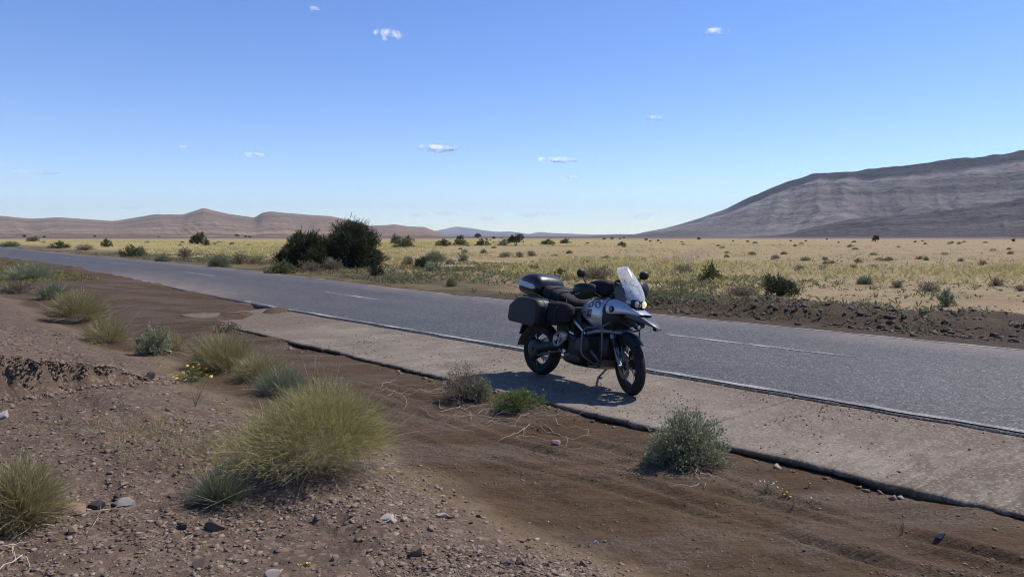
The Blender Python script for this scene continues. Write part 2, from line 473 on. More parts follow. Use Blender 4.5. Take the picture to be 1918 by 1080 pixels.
# ------------------------------------------------------------------ the ground, one sheet to the horizon
def build_ground():
    th = np.concatenate([np.arange(-180, -50, 4.0), np.arange(-50, 50, 0.18), np.arange(50, 180, 4.0)])
    q = np.arange(1.75 / 1.3, 0.0042, -0.0023)
    rr = np.concatenate([[0.05, 0.5, 0.9], EYE / q, np.geomspace(430, 15000, 40)])
    TH, RR = np.meshgrid(np.radians(th), rr)
    X = RR * np.sin(TH); Y = RR * np.cos(TH)
    Z = height(X, Y)
    nr, nt_ = X.shape
    V = np.stack([X, Y, Z], -1).reshape(-1, 3)
    i = np.arange(nr - 1)[:, None] * nt_ + np.arange(nt_)[None, :]
    j = np.arange(nr - 1)[:, None] * nt_ + (np.arange(nt_)[None, :] + 1) % nt_
    F = np.stack([i, j, j + nt_, i + nt_], -1).reshape(-1, 4)[:, ::-1]
    me = fast_mesh('ground', V, F, True)
    x, y = V[:, 0], V[:, 1]
    o, a = oa(x, y); dist = np.hypot(x, y)
    be = 3.25 + 0.45 * fbm(a * 0.45, o * 0.2, 2, 11)
    bank = sm(be + 0.15, be - 0.45, o + 0.25 * fbm(x * 2, y * 2, 3, 61))
    sand = (1 - bank) * (o < 9)
    w = 1.1 * fbm(x * .35, y * .35, 3, 62)
    verge = (o >= 9) * np.maximum(sm(16.4 + w, 15.4 + w, o), 0.85 * sm(21 + 3 * w, 16 + 3 * w, o) * sm(9, 24, a + 3 * w))
    verge = np.maximum(verge, (o >= 9) * sm(18.4 + w, 16.6 + w, o) * sm(18, 12, a))
    far = sm(260, 520, dist + 60 * fbm(x * .006, y * .006, 3, 63))
    lf = sm(90, 160, dist) * sm(-0.12, -0.30, x / np.maximum(y, 1)) * 0.0
    gden = np.clip(0.5 + 0.95 * fbm(x * .035, y * .03, 4, 64), 0, 1)
    side = sm(0.55, -0.05, x / np.maximum(y, 1))
    green = sm(15.5, 22, o) * sm(420, 240, dist) * np.clip(gden * (0.12 + 0.75 * side) + 0.15 * side + 0.45 * sm(70, 130, dist) * side, 0, 1)
    green = np.maximum(green * (y > 0), sm(17, 14.4, o) * (o > 13.6) * sm(14, 22, a) * 0.35)
    # a pale vehicle track that crosses the plain
    p0 = np.array([9.5, 34.0]); p1 = np.array([26.0, 112.0]); d = (p1 - p0) / np.linalg.norm(p1 - p0)
    s = (x - p0[0]) * d[1] - (y - p0[1]) * d[0] + 2.2 * np.sin(y * .05)
    tl = (x - p0[0]) * d[0] + (y - p0[1]) * d[1]
    tr = (sm(1.6, 0.7, np.abs(s))) * sm(-6, 6, tl) * sm(120, 80, tl) * (0.55 + 0.35 * fbm(x * .5, y * .5, 3, 66))
    p0b = np.array([-150., 300.]); tr2 = sm(16, 6, np.abs(y - 330 - 0.08 * x)) * sm(-20, -60, x) * 0.8
    track = np.clip(np.maximum(tr, tr2), 0, 1)
    set_attr(me, 'zone1', np.stack([bank, sand, np.clip(verge, 0, 1)], -1))
    set_attr(me, 'zone2', np.stack([np.clip(green, 0, 1) * (1 - 0.7 * track), far, track * (1 - far * .3)], -1))
    return tag(link('ground', me, ground_material()), kind='structure')

ground = build_ground()

# ------------------------------------------------------------------ road, markings, concrete shoulder
M_road = road_material(); M_paint = paint_material(); M_conc = concrete_material()

def road_edges(a):
    e0 = SLAB1 + 0.035 * fbm(a * 2.3, 0 * a, 3, 81) + 0.012 * fbm(a * 14, 0 * a, 2, 82)
    e1 = ROAD1 + 0.05 * fbm(a * 1.3, 0 * a, 3, 83)
    return e0, e1

def build_road():
    a = np.concatenate([np.arange(-60, -10, 1.0), np.arange(-10, 22, 0.06), np.arange(22, 60, 0.4), np.arange(60, 330, 4.0)])
    e0, e1 = road_edges(a)
    cols = []
    prof = [(-0.01, -0.30), (0.0, -0.012), (0.02, 0.0), (0.25, 0.004), (0.5, 0.01), (0.75, 0.004), (0.985, 0.0), (1.0, -0.012), (1.004, -0.30)]
    dust = []
    for f, dz in prof:
        o = e0 + (e1 - e0) * f
        X, Y = xy(o, a)
        cols.append(np.stack([X, Y, zroad(a) + ROADZ + dz], -1))
        nn = fbm(a * .6, 0 * a + f * 5, 3, 84)
        if f < .05: dd = 0.25 * sm(12, 20, a) + .75 * sm(19, 22, a) * sm(36, 30, a) + 0 * nn
        elif f > .95: dd = 0.55 + 0.5 * nn
        elif f == .25: dd = 0.25 * sm(18, 25, a) * sm(42, 30, a) + 0.05
        else: dd = 0.08 + 0.1 * nn
        dust.append(np.clip(dd, 0, 1))
    V = np.stack(cols, 1); n, k = V.shape[:2]
    i = np.arange(n - 1)[:, None] * k + np.arange(k - 1)[None, :]
    F = np.stack([i, i + 1, i + 1 + k, i + k], -1).reshape(-1, 4)[:, ::-1]
    me = fast_mesh('road', V.reshape(-1, 3), F)
    d = np.stack(dust, 1).reshape(-1, 1)
    set_attr(me, 'dust', np.repeat(d, 3, 1))
    return tag(link('road', me, M_road), kind='structure')

road = build_road()

def marking(name, a0, a1, o_of, width, seed, step=0.05):
    a = np.arange(a0, a1 + step / 2, step)
    c = o_of(a)
    wl_ = width / 2 + 0.022 * fbm(a * 5, 0 * a, 3, seed)
    wr_ = width / 2 + 0.022 * fbm(a * 5, 0 * a + 7, 3, seed + 1)
    end = np.minimum(1, np.minimum(a - a0, a1 - a) / 0.12 + 0.35)
    X0, Y0 = xy(c - wl_ * end, a); X1, Y1 = xy(c + wr_ * end, a)
    f = lambda o: ROADZ + 0.010 * (1 - np.abs((o - (SLAB1 + ROAD1) / 2) / ((ROAD1 - SLAB1) / 2)) ** 1.6) + 0.005
    z = zroad(a)
    V = np.stack([np.stack([X0, Y0, z + f(c - wl_)], -1), np.stack([X1, Y1, z + f(c + wr_)], -1)], 1)
    n = len(a); i = np.arange(n - 1) * 2
    F = np.stack([i, i + 2, i + 3, i + 1], -1)[:, ::-1]
    me = fast_mesh(name, V.reshape(-1, 3), F)
    return link(name, me, M_paint, road)

near_o = lambda a: road_edges(a)[0] * 0.35 + SLAB1 * 0.65 + 0.115
far_o = lambda a: 0 * a + ROAD1 - 0.16
mid_o = lambda a: 0 * a + 10.55
for a0, a1 in [(-14, 18.9), (24.0, 29.5)]:
    marking('edge_line', a0, a1, near_o, 0.105, 90)
for a0, a1 in [(-14, 19.8), (24.6, 31.6), (47, 56)]:
    marking('edge_line', a0, a1, far_o, 0.10, 92)
for k in range(-1, 5):
    a0 = 4.35 + k * 12.35
    marking('centre_dash', a0, a0 + 3.3, mid_o, 0.11, 94)

shoulder = tag(empty('concrete_shoulder'), kind='structure')
def build_slab(a0, a1):
    a = np.concatenate([np.linspace(a0, a1, int((a1 - a0) / 0.022) + 2)])
    cell = lambda k, sd: _h(np.floor(a * k), 0 * np.floor(a), sd)
    lip = SLAB0 + 0.025 * fbm(a * 1.1, 0 * a, 3, 101) + 0.030 * cell(8.3, 101) * (cell(2.1, 102) > .4) + 0.022 * cell(19.0, 103) + 0.010 * cell(31.0, 104)
    us = np.array([0, 0, 0, .004, .02, .06, .12, .2, .3, .4, .5, .6, .7, .8, .9, 1.0, 1.0])
    dz = np.array([-.26, -.055, -.03, -.008, 0, 0, 0, 0, 0, 0, 0, 0, 0, 0, 0, 0, -.26])
    A = np.repeat(a[:, None], len(us), 1)
    O = lip[:, None] + (SLAB1 + 0.09 - lip[:, None]) * us[None, :]
    O[:, 0] += 0.14; O[:, 1] += 0.06 + 0.04 * fbm(a * 4, 0 * a, 2, 107)
    X, Y = xy(O, A)
    Z = zroad(A) + dz[None, :] + 0.004 * fbm(X * 1.5, Y * 1.5, 3, 104)
    Z[:, 2] += 0.012 * fbm(a * 9, 0 * a, 2, 105); Z[:, 1] += 0.015 * fbm(a * 7, 0 * a, 2, 108)
    endd = np.minimum(A - a0, a1 - A); Z = Z - 0.006 * (endd < 0.012)
    V = np.stack([X, Y, Z], -1); n, k = V.shape[:2]
    # end walls: one extra ring at each end pulled down
    e0 = V[0].copy(); e0[:, 2] -= 0.2; e1 = V[-1].copy(); e1[:, 2] -= 0.2
    V = np.concatenate([e0[None], V, e1[None]], 0); n += 2
    i = np.arange(n - 1)[:, None] * k + np.arange(k - 1)[None, :]
    F = np.stack([i, i + 1, i + 1 + k, i + k], -1).reshape(-1, 4)[:, ::-1]
    me = fast_mesh('slab', V.reshape(-1, 3), F)
    x, y = V.reshape(-1, 3)[:, 0], V.reshape(-1, 3)[:, 1]
    o, aa = oa(x, y)
    w = fbm(x * .9, y * .9, 3, 106)
    soil = 0.6 * sm(6.75, 7.35, o + .35 * w) * sm(9.5, 3.5, aa) + 0.32 * sm(0, 1.5, aa + w) * sm(6.0, 3.5, aa + w) * sm(5.6, 6.6, o) \
        + 1.1 * sm(11.0, 14.8, aa + 1.6 * w) + 0.25 * sm(7.1, 7.5, o) + 0.05
    st = sm(3.2, 1.4, aa + .5 * w) * 1.0 + 0.35 * sm(5, 9, aa)
    set_attr(me, 'soil', np.stack([np.clip(soil, 0, 1), np.clip(st, 0, 1), 0 * st], -1))
    return link('slab', me, M_conc, shoulder)

joints = [-9.9, -6.5, -3.1, .35, 3.75, 7.15, 10.4, 13.75, 17.1]
for j0, j1 in zip(joints[:-1], joints[1:]):
    build_slab(j0 + 0.006, j1 - 0.006)
# ------------------------------------------------------------------ hills
def px_theta(px): return math.degrees(math.atan2(px - 959, FPX / math.cos(PITCH)))

def build_hill(name, prof, r0, r1, r2, m, th_step, nr, gully, seed, front_pow=1.35, cap_w=0.0, craggy=0.0, lightness=0.5, terr=0.0):
    """prof: (px, py) of the skyline as seen from the road; the hill stands r0..r2 away with its crest at r1"""
    ths = np.array([px_theta(p[0]) for p in prof])
    hs = np.array([(442 - p[1]) / FPX * r1 for p in prof]) * np.cos(np.radians(ths))
    th = np.arange(ths[0], ths[-1] + th_step / 2, th_step)
    ridge = np.interp(th, ths, hs)
    k = max(3, int(0.5 / th_step)); ker = np.hanning(k + 2)[1:-1]; ker /= ker.sum()
    ridge = np.convolve(np.pad(ridge, k, 'edge'), ker, 'same')[k:-k]
    r = np.concatenate([np.linspace(r0, r1, nr), np.linspace(r1, r2, nr // 4)[1:]])
    TH, RR = np.meshgrid(np.radians(th), r)
    wob = 1 + 0.10 * fbm(TH * 9, RR / (r1 - r0) * 2, 3, seed)
    u = np.clip((RR * 1 - r0) / (r1 - r0), 0, 1)
    X = RR * np.sin(TH); Y = RR * np.cos(TH)
    Hh = ridge[None, :]
    up_ = np.clip(u * wob, 0, 1) ** front_pow
    up_ = np.where(RR > r1, 1.0, up_ / np.maximum(up_[nr - 1][None, :], .5)); up_ = np.clip(up_, 0, 1)
    back = sm(r2, r1, RR)
    if terr:
        q = up_ * 7 + 0.5 * fbm(X / 300, Y / 300, 3, seed + 9)
        fr = q - np.floor(q)
        st = (np.floor(q) + fr ** 2.2) / 7
        up_ = np.clip(up_ * (1 - terr) + st * terr, 0, 1)
    L = (r1 - r0)
    gn = ridged(TH * gully + 0.6 * fbm(X / (L * .4), Y / (L * .4), 3, seed + 1), RR / L * 1.6, 4, seed + 2)
    rough = (gn - 0.55) * np.sin(np.pi * np.clip(u, 0, 1)) ** 0.8
    z = Hh * up_ * back + rough * Hh * 0.13 * np.where(RR > r1, 0, 1)
    z = z + craggy * Hh * (ridged(X / (L * .12), Y / (L * .12), 4, seed + 5) - 0.5) * sm(0.15, 0.7, u) * back
    z = z + 0.012 * Hh * fbm(X / (L * .03), Y / (L * .03), 3, seed + 6) * sm(0.1, .5, u)
    z = z - 0.9 + 0 * X
    z = np.where(u <= 0.0, -6.0, z)
    V = np.stack([X, Y, z], -1); a, b_ = X.shape
    i = np.arange(a - 1)[:, None] * b_ + np.arange(b_ - 1)[None, :]
    F = np.stack([i, i + 1, i + 1 + b_, i + b_], -1).reshape(-1, 4)[:, ::-1]
    me = fast_mesh(name, V.reshape(-1, 3), F, True)
    cap = sm(1 - cap_w * 1.3, 1 - cap_w * 0.7, up_ + 0.05 * fbm(TH * 60, RR / L * 6, 3, seed + 7)) if cap_w else 0 * up_
    cap = cap * sm(90, 150, Hh + 0 * X) if cap_w else cap
    scree = np.clip(lightness * (0.5 + fbm(X / (L * .3), Y / (L * .2), 3, seed + 8)), 0, 1) * sm(.1, .35, u)
    gul = np.clip((0.62 - gn) * 4, 0, 1)
    e = np.clip(z / max(1.0, float(np.max(ridge[th < 36]) if np.any(th < 36) else 1)), 0, 1.2) * (1 if cap_w else 0) + up_ * (0 if cap_w else 1) + 0.012 * fbm(TH * 50, RR / L * 5, 3, seed + 12) + 0.02 * fbm(TH * 9, RR / L * 2, 2, seed + 13)
    n1 = vnoise(e * 26, TH * 3, seed + 14) * .6 + vnoise(e * 60, TH * 6, seed + 15) * .4
    cliff = sm(.60, .66, up_) * sm(.80, .76, up_) * (0.35 + .65 * vnoise(TH * 130, e * 4, seed + 16)) * (1 if cap_w else 0)
    ledge = sm(.70, .80, vnoise(e * 34, TH * 2.5, seed + 17)) * sm(.15, .3, e)
    set_attr(me, 'layers', np.stack([n1.reshape(-1), np.clip(cliff, 0, 1).reshape(-1), ledge.reshape(-1)], -1))
    set_attr(me, 'rock', np.stack([cap.reshape(-1), scree.reshape(-1), gul.reshape(-1)], -1))
    return tag(link(name, me, m), kind='structure')

M_mount = rock_slope_material('layered_grey_rock', [(.060, .052, .051), (.100, .088, .084), (.150, .132, .125)], (.018, .017, .019), (.25, .225, .21))
M_crag = rock_slope_material('dark_rubble_rock', [(.030, .026, .026), (.060, .051, .049), (.095, .081, .075)], (.03, .026, .026), (.15, .13, .12))
M_hill = rock_slope_material('brown_hill_rock', [(0.108, 0.072, 0.043), (0.170, 0.114, 0.069), (0.236, 0.163, 0.098)], (0.108, 0.070, 0.045), (0.379, 0.271, 0.167))
M_farhill = rock_slope_material('distant_hill_rock', [(.08, .062, .053), (.125, .10, .085), (.18, .145, .125)], (.08, .06, .053), (.42, .37, .32))

build_hill('mountain', [(1090, 441), (1190, 437), (1245, 426), (1300, 411), (1360, 390), (1400, 370), (1440, 353), (1490, 333), (1525, 322), (1570, 319), (1610, 317),
    (1680, 312), (1750, 305), (1800, 299), (1850, 292), (1918, 281), (2050, 262), (2300, 250), (2700, 262), (3200, 300)],
    1250, 2900, 3900, M_mount, 0.085, 165, 22, 200, 1.55, cap_w=0.22, craggy=0.065, lightness=0.7, terr=0.85)
build_hill('foothill', [(1380, 441), (1480, 433), (1520, 424), (1580, 413), (1640, 405), (1700, 402), (1760, 397), (1810, 390), (1870, 379), (1918, 376), (2100, 372), (2500, 395), (3000, 425)],
    980, 1650, 2100, M_crag, 0.10, 100, 60, 230, 1.5, craggy=0.26, lightness=0.35)
build_hill('hills', [(-900, 430), (-500, 405), (-200, 396), (0, 403), (60, 409), (110, 406), (215, 413), (255, 407), (290, 401), (345, 401), (366, 394), (383, 389), (405, 394), (430, 400),
    (478, 407), (492, 398), (505, 396), (560, 400), (620, 404), (660, 412), (690, 422), (720, 421), (740, 419), (765, 423), (795, 424), (815, 432), (840, 441)],
    1700, 4200, 5600, M_hill, 0.09, 90, 40, 260, 1.9, craggy=0.02, lightness=0.45, terr=0.2)
build_hill('distant_hills', [(700, 441), (790, 436), (820, 431), (855, 424), (880, 427), (905, 431), (930, 434), (955, 433), (990, 438), (1010, 434), (1030, 436), (1060, 437), (1110, 439), (1160, 438), (1230, 441)],
    8200, 11800, 14200, M_farhill, 0.05, 60, 60, 300, 1.6, craggy=0.04, lightness=0.9)

# ------------------------------------------------------------------ clouds: small wisps, far off and high
def cloud_material():
    m, nt, b = new_mat('thin_white_cloud'); N = NT(nt)
    tc = N.n('ShaderNodeTexCoord').outputs['Object']
    sx = N.n('ShaderNodeSeparateXYZ'); N.l(tc, sx.inputs[0])
    oi = N.n('ShaderNodeObjectInfo').outputs['Random']
    off = N.n('ShaderNodeVectorMath', operation='ADD'); N.l(N.mapping(tc, (2.2, .6, .45)), off.inputs[0])
    cm = N.n('ShaderNodeCombineXYZ'); N.l(N.math('MULTIPLY', oi, 91.0), cm.inputs[0]); N.l(N.math('MULTIPLY', oi, 37.0), cm.inputs[1]); N.l(cm.outputs[0], off.inputs[1])
    nz = N.noise(off.outputs[0], 1.3, 2.5, 0.5, 0.2)
    rad = N.math('SQRT', N.math('ADD', N.math('MULTIPLY', sx.outputs[0], sx.outputs[0]), N.math('MULTIPLY', sx.outputs[2], sx.outputs[2])))
    d = N.math('SUBTRACT', nz, N.math('ADD', 0.16, N.math('MULTIPLY', rad, 0.44)))
    at = N.n('ShaderNodeAttribute'); at.attribute_type = 'OBJECT'; at.attribute_name = 'thickness'
    low = N.ramp(N.math('ADD', N.math('MULTIPLY', sx.outputs[2], .5), .5), [(0.42, 1.0), (0.60, 0.03)])   # upper half made clear so sunlight gets through and brightens the lower sheet
    d = N.math('MULTIPLY', N.math('MULTIPLY', N.math('MULTIPLY', d, 2.4, True), at.outputs['Fac'], True), low)
    b.inputs['Base Color'].default_value = (.92, .93, .95, 1); b.inputs['Roughness'].default_value = 1.0; b.inputs['Specular IOR Level'].default_value = 0
    tr = N.n('ShaderNodeBsdfTranslucent'); tr.inputs[0].default_value = (.95, .95, .96, 1)
    ms = N.n('ShaderNodeMixShader'); ms.inputs[0].default_value = .85; N.l(b.outputs[0], ms.inputs[1]); N.l(tr.outputs[0], ms.inputs[2])
    tp = N.n('ShaderNodeBsdfTransparent'); m2 = N.n('ShaderNodeMixShader'); N.l(d, m2.inputs[0]); N.l(tp.outputs[0], m2.inputs[1]); N.l(ms.outputs[0], m2.inputs[2])
    N.l(m2.outputs[0], nt.nodes['Material Output'].inputs['Surface'])
    return m

M_cloud = cloud_material()
def blob_mesh(name, sub=3):
    bm = bmesh.new(); bmesh.ops.create_icosphere(bm, subdivisions=sub, radius=1.0)
    me = bpy.data.meshes.new(name); bm.to_mesh(me); bm.free(); return me
me_cloud = blob_mesh('cloud', 4); me_cloud.materials.append(M_cloud)
CLOUDS = [
    (818, 274, 40, 9, 1.0, 'bright flat white cloud in mid sky above the dark bushes'),
    (728, 61, 28, 11, .7, 'ragged white cloud wisp highest in the sky, left of the middle'),
    (1340, 58, 26, 6, .45, 'thin white streak of cloud high in the sky above the mountain side'),
    (1225, 219, 22, 6, .35, 'faint small cloud streak high above the motorcycle windscreen'),
    (1048, 297, 42, 6, .7, 'long thin white cloud above the motorcycle mirrors'),
    (478, 287, 26, 6, .5, 'small white cloud streak above the flat topped brown hill'),
    (347, 274, 16, 5, .4, 'small faint cloud streak above the peaked brown hill'),
    (1075, 330, 16, 4, .35, 'tiny faint cloud just under the long thin white cloud'),
    (240, 388, 20, 5, .35, 'tiny faint cloud over the low ridge at left'),
    (70, 320, 40, 5, .22, 'very faint long cloud streak at the left edge of the sky'),
    (1005, 399, 44, 9, .55, 'pale low cloud over the gap between hills and mountain'),
    (910, 406, 22, 7, .5, 'small pale cloud low over the distant blue hills'),
    (832, 397, 26, 8, .5, 'pale puff of cloud above the tip of the distant blue hills'),
    (1205, 400, 34, 10, .4, 'pale cloud low beside the foot of the mountain slope'),
    (590, 15, 14, 5, .35, 'tiny cloud speck at the upper edge of the picture'),
    (780, 401, 24, 6, .35, 'thin pale cloud just right of the tall dark bush top'),
]
for px, py, hw, hh, k, lab in CLOUDS:
    D = 24000.0
    d = ray(px, py); p = Vector((0, 0, EYE)) + Vector(d) * (D / d[1])
    o = link('cloud', me_cloud)
    o.location = p
    w, h = hw * D / FPX * 1.15, hh * D / FPX * 1.25
    o.scale = (w, w * 0.7, h * 1.1)
    o['thickness'] = float(min(1.0, k * (1.25 if py < 370 else 0.5)))
    tag(o, lab, 'cloud', 'small white clouds')

# ------------------------------------------------------------------ haze
def build_haze():
    bm = bmesh.new(); bmesh.ops.create_cube(bm, size=1.0)
    me = bpy.data.meshes.new('haze'); bm.to_mesh(me); bm.free()
    m = bpy.data.materials.new('thin_haze'); m.use_nodes = True
    nt = m.node_tree; nt.nodes.remove(nt.nodes['Principled BSDF'])
    v = nt.nodes.new('ShaderNodeVolumePrincipled')
    v.inputs['Color'].default_value = (.70, .83, 1.0, 1); v.inputs['Density'].default_value = 6.0e-5; v.inputs['Anisotropy'].default_value = 0.0
    nt.links.new(v.outputs[0], nt.nodes['Material Output'].inputs['Volume'])
    o = link('haze', me, m)
    o.scale = (31600, 31600, 660); o.location = (0, 0, 323)
    return tag(o, 'thin pale haze over the far plain and hills', 'haze', kind='stuff')
haze = build_haze()

# ------------------------------------------------------------------ stones and gravel
def rng(s): return np.random.default_rng(s)
_bm = bmesh.new(); bmesh.ops.create_icosphere(_bm, subdivisions=1, radius=1.0)
ICO_V = np.array([v.co[:] for v in _bm.verts]); ICO_F = np.array([[v.index for v in f.verts] for f in _bm.faces]); _bm.free()
_bm = bmesh.new(); bmesh.ops.create_cube(_bm, size=1.6); CUBE_V = np.array([v.co[:] for v in _bm.verts]); CUBE_F = np.array([[v.index for v in f.verts] for f in _bm.faces]); _bm.free()
OCT_V = np.array([(1, 0, 0), (-1, 0, 0), (0, 1, 0), (0, -1, 0), (0, 0, 1), (0, 0, -1)], float)
OCT_F = np.array([(0, 2, 4), (2, 1, 4), (1, 3, 4), (3, 0, 4), (2, 0, 5), (1, 2, 5), (3, 1, 5), (0, 3, 5)])

def rot_z(V, a):
    c, s = np.cos(a), np.sin(a)
    return np.stack([V[..., 0] * c - V[..., 1] * s, V[..., 0] * s + V[..., 1] * c, V[..., 2]], -1)

def stone_scatter(name, P, size, m, seed, parent=None, base=(CUBE_V, CUBE_F), flat=(0.3, 0.75)):
    g = rng(seed); n = len(P); BV, BF = base
    V = np.repeat(BV[None], n, 0) * (1 + g.uniform(-.35, .35, (n, len(BV), 1))) + g.uniform(-.18, .18, (n, len(BV), 3))
    sc = np.stack([size, size * g.uniform(.55, 1, n), size * g.uniform(flat[0], flat[1], n)], -1)
    V = V * sc[:, None, :]
    tl = g.normal(0, .35, n)[:, None]
    V = np.stack([V[..., 0] * np.cos(tl) - V[..., 2] * np.sin(tl), V[..., 1], V[..., 0] * np.sin(tl) + V[..., 2] * np.cos(tl)], -1)
    V = rot_z(V, g.uniform(0, 6.28, n)[:, None]) + P[:, None, :] + np.array([0, 0, 1]) * (sc[:, 2] * .12)[:, None, None]
    F = (BF[None] + (np.arange(n) * len(BV))[:, None, None]).reshape(-1, BF.shape[1])
    me = fast_mesh(name, V.reshape(-1, 3), F)
    return link(name, me, m, parent)

def near_points(n, seed, accept, tmin=-0.66, tmax=0.66, r0=2.6, r1=22, p=1.0):
    """random points of the near land, denser towards the camera"""
    g = rng(seed); out = []
    while sum(len(q) for q in out) < n:
        k = n * 3
        u = g.uniform(0, 1, k)
        r = 1 / (1 / r0 + (1 / r1 - 1 / r0) * u) if p == 1 else r0 * (r1 / r0) ** u
        th = g.uniform(tmin, tmax, k) * 1.02
        x, y = r * np.sin(th), r * np.cos(th)
        keep = g.uniform(0, 1, k) < accept(x, y)
        out.append(np.stack([x[keep], y[keep]], -1))
    q = np.concatenate(out)[:n]
    return np.concatenate([q, height(q[:, 0], q[:, 1])[:, None]], -1)

STONES = [(0.075, 0.055, 0.040), (0.135, 0.097, 0.069), (0.180, 0.132, 0.095), (0.225, 0.170, 0.123), (0.150, 0.100, 0.070), (0.270, 0.215, 0.158), (0.110, 0.085, 0.064), (0.330, 0.270, 0.202), (0.085, 0.066, 0.052)]
M_gravel = stone_material('gravel_stones', STONES)
M_stone = stone_material('loose_stones', STONES, True)
M_clod = stone_material('dark_earth_clods', [(0.040, 0.027, 0.022), (0.065, 0.046, 0.036), (0.094, 0.068, 0.054), (0.144, 0.112, 0.090), (0.054, 0.040, 0.032)])
M_pale = stone_material('plain_pebbles', [(0.144, 0.104, 0.079), (0.230, 0.180, 0.144), (0.302, 0.245, 0.198), (0.101, 0.072, 0.058), (0.194, 0.144, 0.112)])

def bank_w(x, y):
    o, a = oa(x, y)
    be = 3.25 + 0.45 * fbm(a * 0.45, o * 0.2, 2, 11)
    return sm(be + .1, be - .5, o)
def bank_patch(x, y): return bank_w(x, y) * np.clip(0.6 + 1.0 * fbm(x * 1.1, y * 1.1, 3, 301), 0.06, 1)

g_ = rng(311)
for nm, cnt, sd, lo_, hi_, base_, lab_ in (('gravel', 22000, 310, .009, .016, (CUBE_V, CUBE_F), 'coarse grey brown stone chips covering the bank in the foreground'),
                                           ('fine_gravel', 42000, 344, .0045, .005, (OCT_V, OCT_F), 'fine grey brown grit between the stone chips of the bank')):
    gp = near_points(cnt, sd, bank_patch, r0=2.5, r1=16)
    tag(stone_scatter(nm, gp, (lo_ + hi_ * g_.uniform(0, 1, len(gp)) ** 4) * (0.75 + np.hypot(gp[:, 0], gp[:, 1]) * .05), M_gravel, sd + 2, base=base_, flat=(.10, .36)), lab_, 'gravel', kind='stuff')
def wash_patch(x, y):
    o, a = oa(x, y)
    return (1 - bank_w(x, y)) * (o < 5.3) * np.clip(0.05 + 1.0 * fbm(x * .9 + 4, y * .9, 3, 302), 0.03, 1)
gp = near_points(22000, 313, wash_patch, r0=3.0, r1=16)
tag(stone_scatter('wash_gravel', gp, 0.0035 + 0.011 * g_.uniform(0, 1, len(gp)) ** 5, M_gravel, 314, base=(OCT_V, OCT_F)),
    'fine gravel strewn over the brown sandy wash', 'gravel', kind='stuff')
def slab_patch(x, y):
    o, a = oa(x, y)
    return ((o > 5.5) & (o < 7.5) & (a < 16)) * np.clip(0.15 + 0.8 * fbm(x * .8, y * .8, 3, 303), 0.02, 1)
gp = near_points(1500, 315, slab_patch, r0=4.0, r1=18, p=2); gp[:, 2] = zroad(oa(gp[:, 0], gp[:, 1])[1]) + .003
tag(stone_scatter('crumbs', gp, 0.004 + 0.012 * g_.uniform(0, 1, len(gp)) ** 3, M_clod, 316, base=(OCT_V, OCT_F)),
    'dark crumbs of earth scattered on the concrete shoulder', 'gravel', kind='stuff')
gs = rng(340); k = 1500
a_ = gs.uniform(-6, 14.5, k); o_ = SLAB0 - 0.02 - np.abs(gs.normal(0, .10, k)); x_, y_ = xy(o_, a_)
keep = gs.uniform(0, 1, k) < np.clip(.3 + 1.1 * fbm(a_ * .9, 0 * a_, 3, 341), .05, 1)
P = np.stack([x_, y_, height(x_, y_)], -1)[keep]
tag(stone_scatter('slab_crumbs', P, 0.005 + 0.030 * gs.uniform(0, 1, len(P)) ** 4, M_gravel, 342),
    'broken crumbs of concrete and earth along the slab edge', 'rubble', kind='stuff')
# crumbling face of the eroded step at left
gs = rng(317); k = 6000
tt = gs.uniform(-2.2, 2.4, k); dd = (SCB - SCA) / np.linalg.norm(SCB - SCA)
nn_ = np.array([-dd[1], dd[0]]); off = gs.normal(-.01, .09, k)
P = SCA[None] + tt[:, None] * dd[None] + off[:, None] * nn_[None]
P = np.concatenate([P, height(P[:, 0], P[:, 1])[:, None]], -1)
tag(stone_scatter('scarp_rubble', P, 0.005 + 0.020 * gs.uniform(0, 1, k) ** 4, M_gravel, 318),
    'dark crumbling stones along the eroded step at left', 'rubble', kind='stuff')
# rubble berm and verge beyond the road
gs = rng(319); k = 9000
a_ = gs.uniform(-12, 15, k); o_ = 14.4 + np.abs(gs.normal(0, 1.3, k)) * gs.choice([1, 1, 1, -.15], k)
o_ = np.maximum(o_, 13.45)
x_, y_ = xy(o_, a_); P = np.stack([x_, y_, height(x_, y_)], -1)
keep = gs.uniform(0, 1, k) < np.clip(.35 + .9 * fbm(x_ * .8, y_ * .8, 3, 320), .1, 1); P = P[keep]
tag(stone_scatter('berm_rubble', P, (0.012 + 0.06 * gs.uniform(0, 1, len(P)) ** 3.5), M_clod, 321),
    'dark clods and stones of the earth berm beyond the road', 'rubble', kind='stuff')
def plain_patch(x, y):
    o, a = oa(x, y)
    return (o > 16.5) * np.clip(0.35 + 0.9 * fbm(x * .2, y * .2, 3, 304), 0.05, 1)
gp = near_points(9000, 322, plain_patch, r0=14, r1=75, p=2)
tag(stone_scatter('plain_pebbles', gp, (0.012 + 0.05 * g_.uniform(0, 1, len(gp)) ** 4) * 1.25, M_pale, 323, base=(OCT_V, OCT_F)),
    'pale pebbles strewn over the open plain beyond the road', 'gravel', kind='stuff')
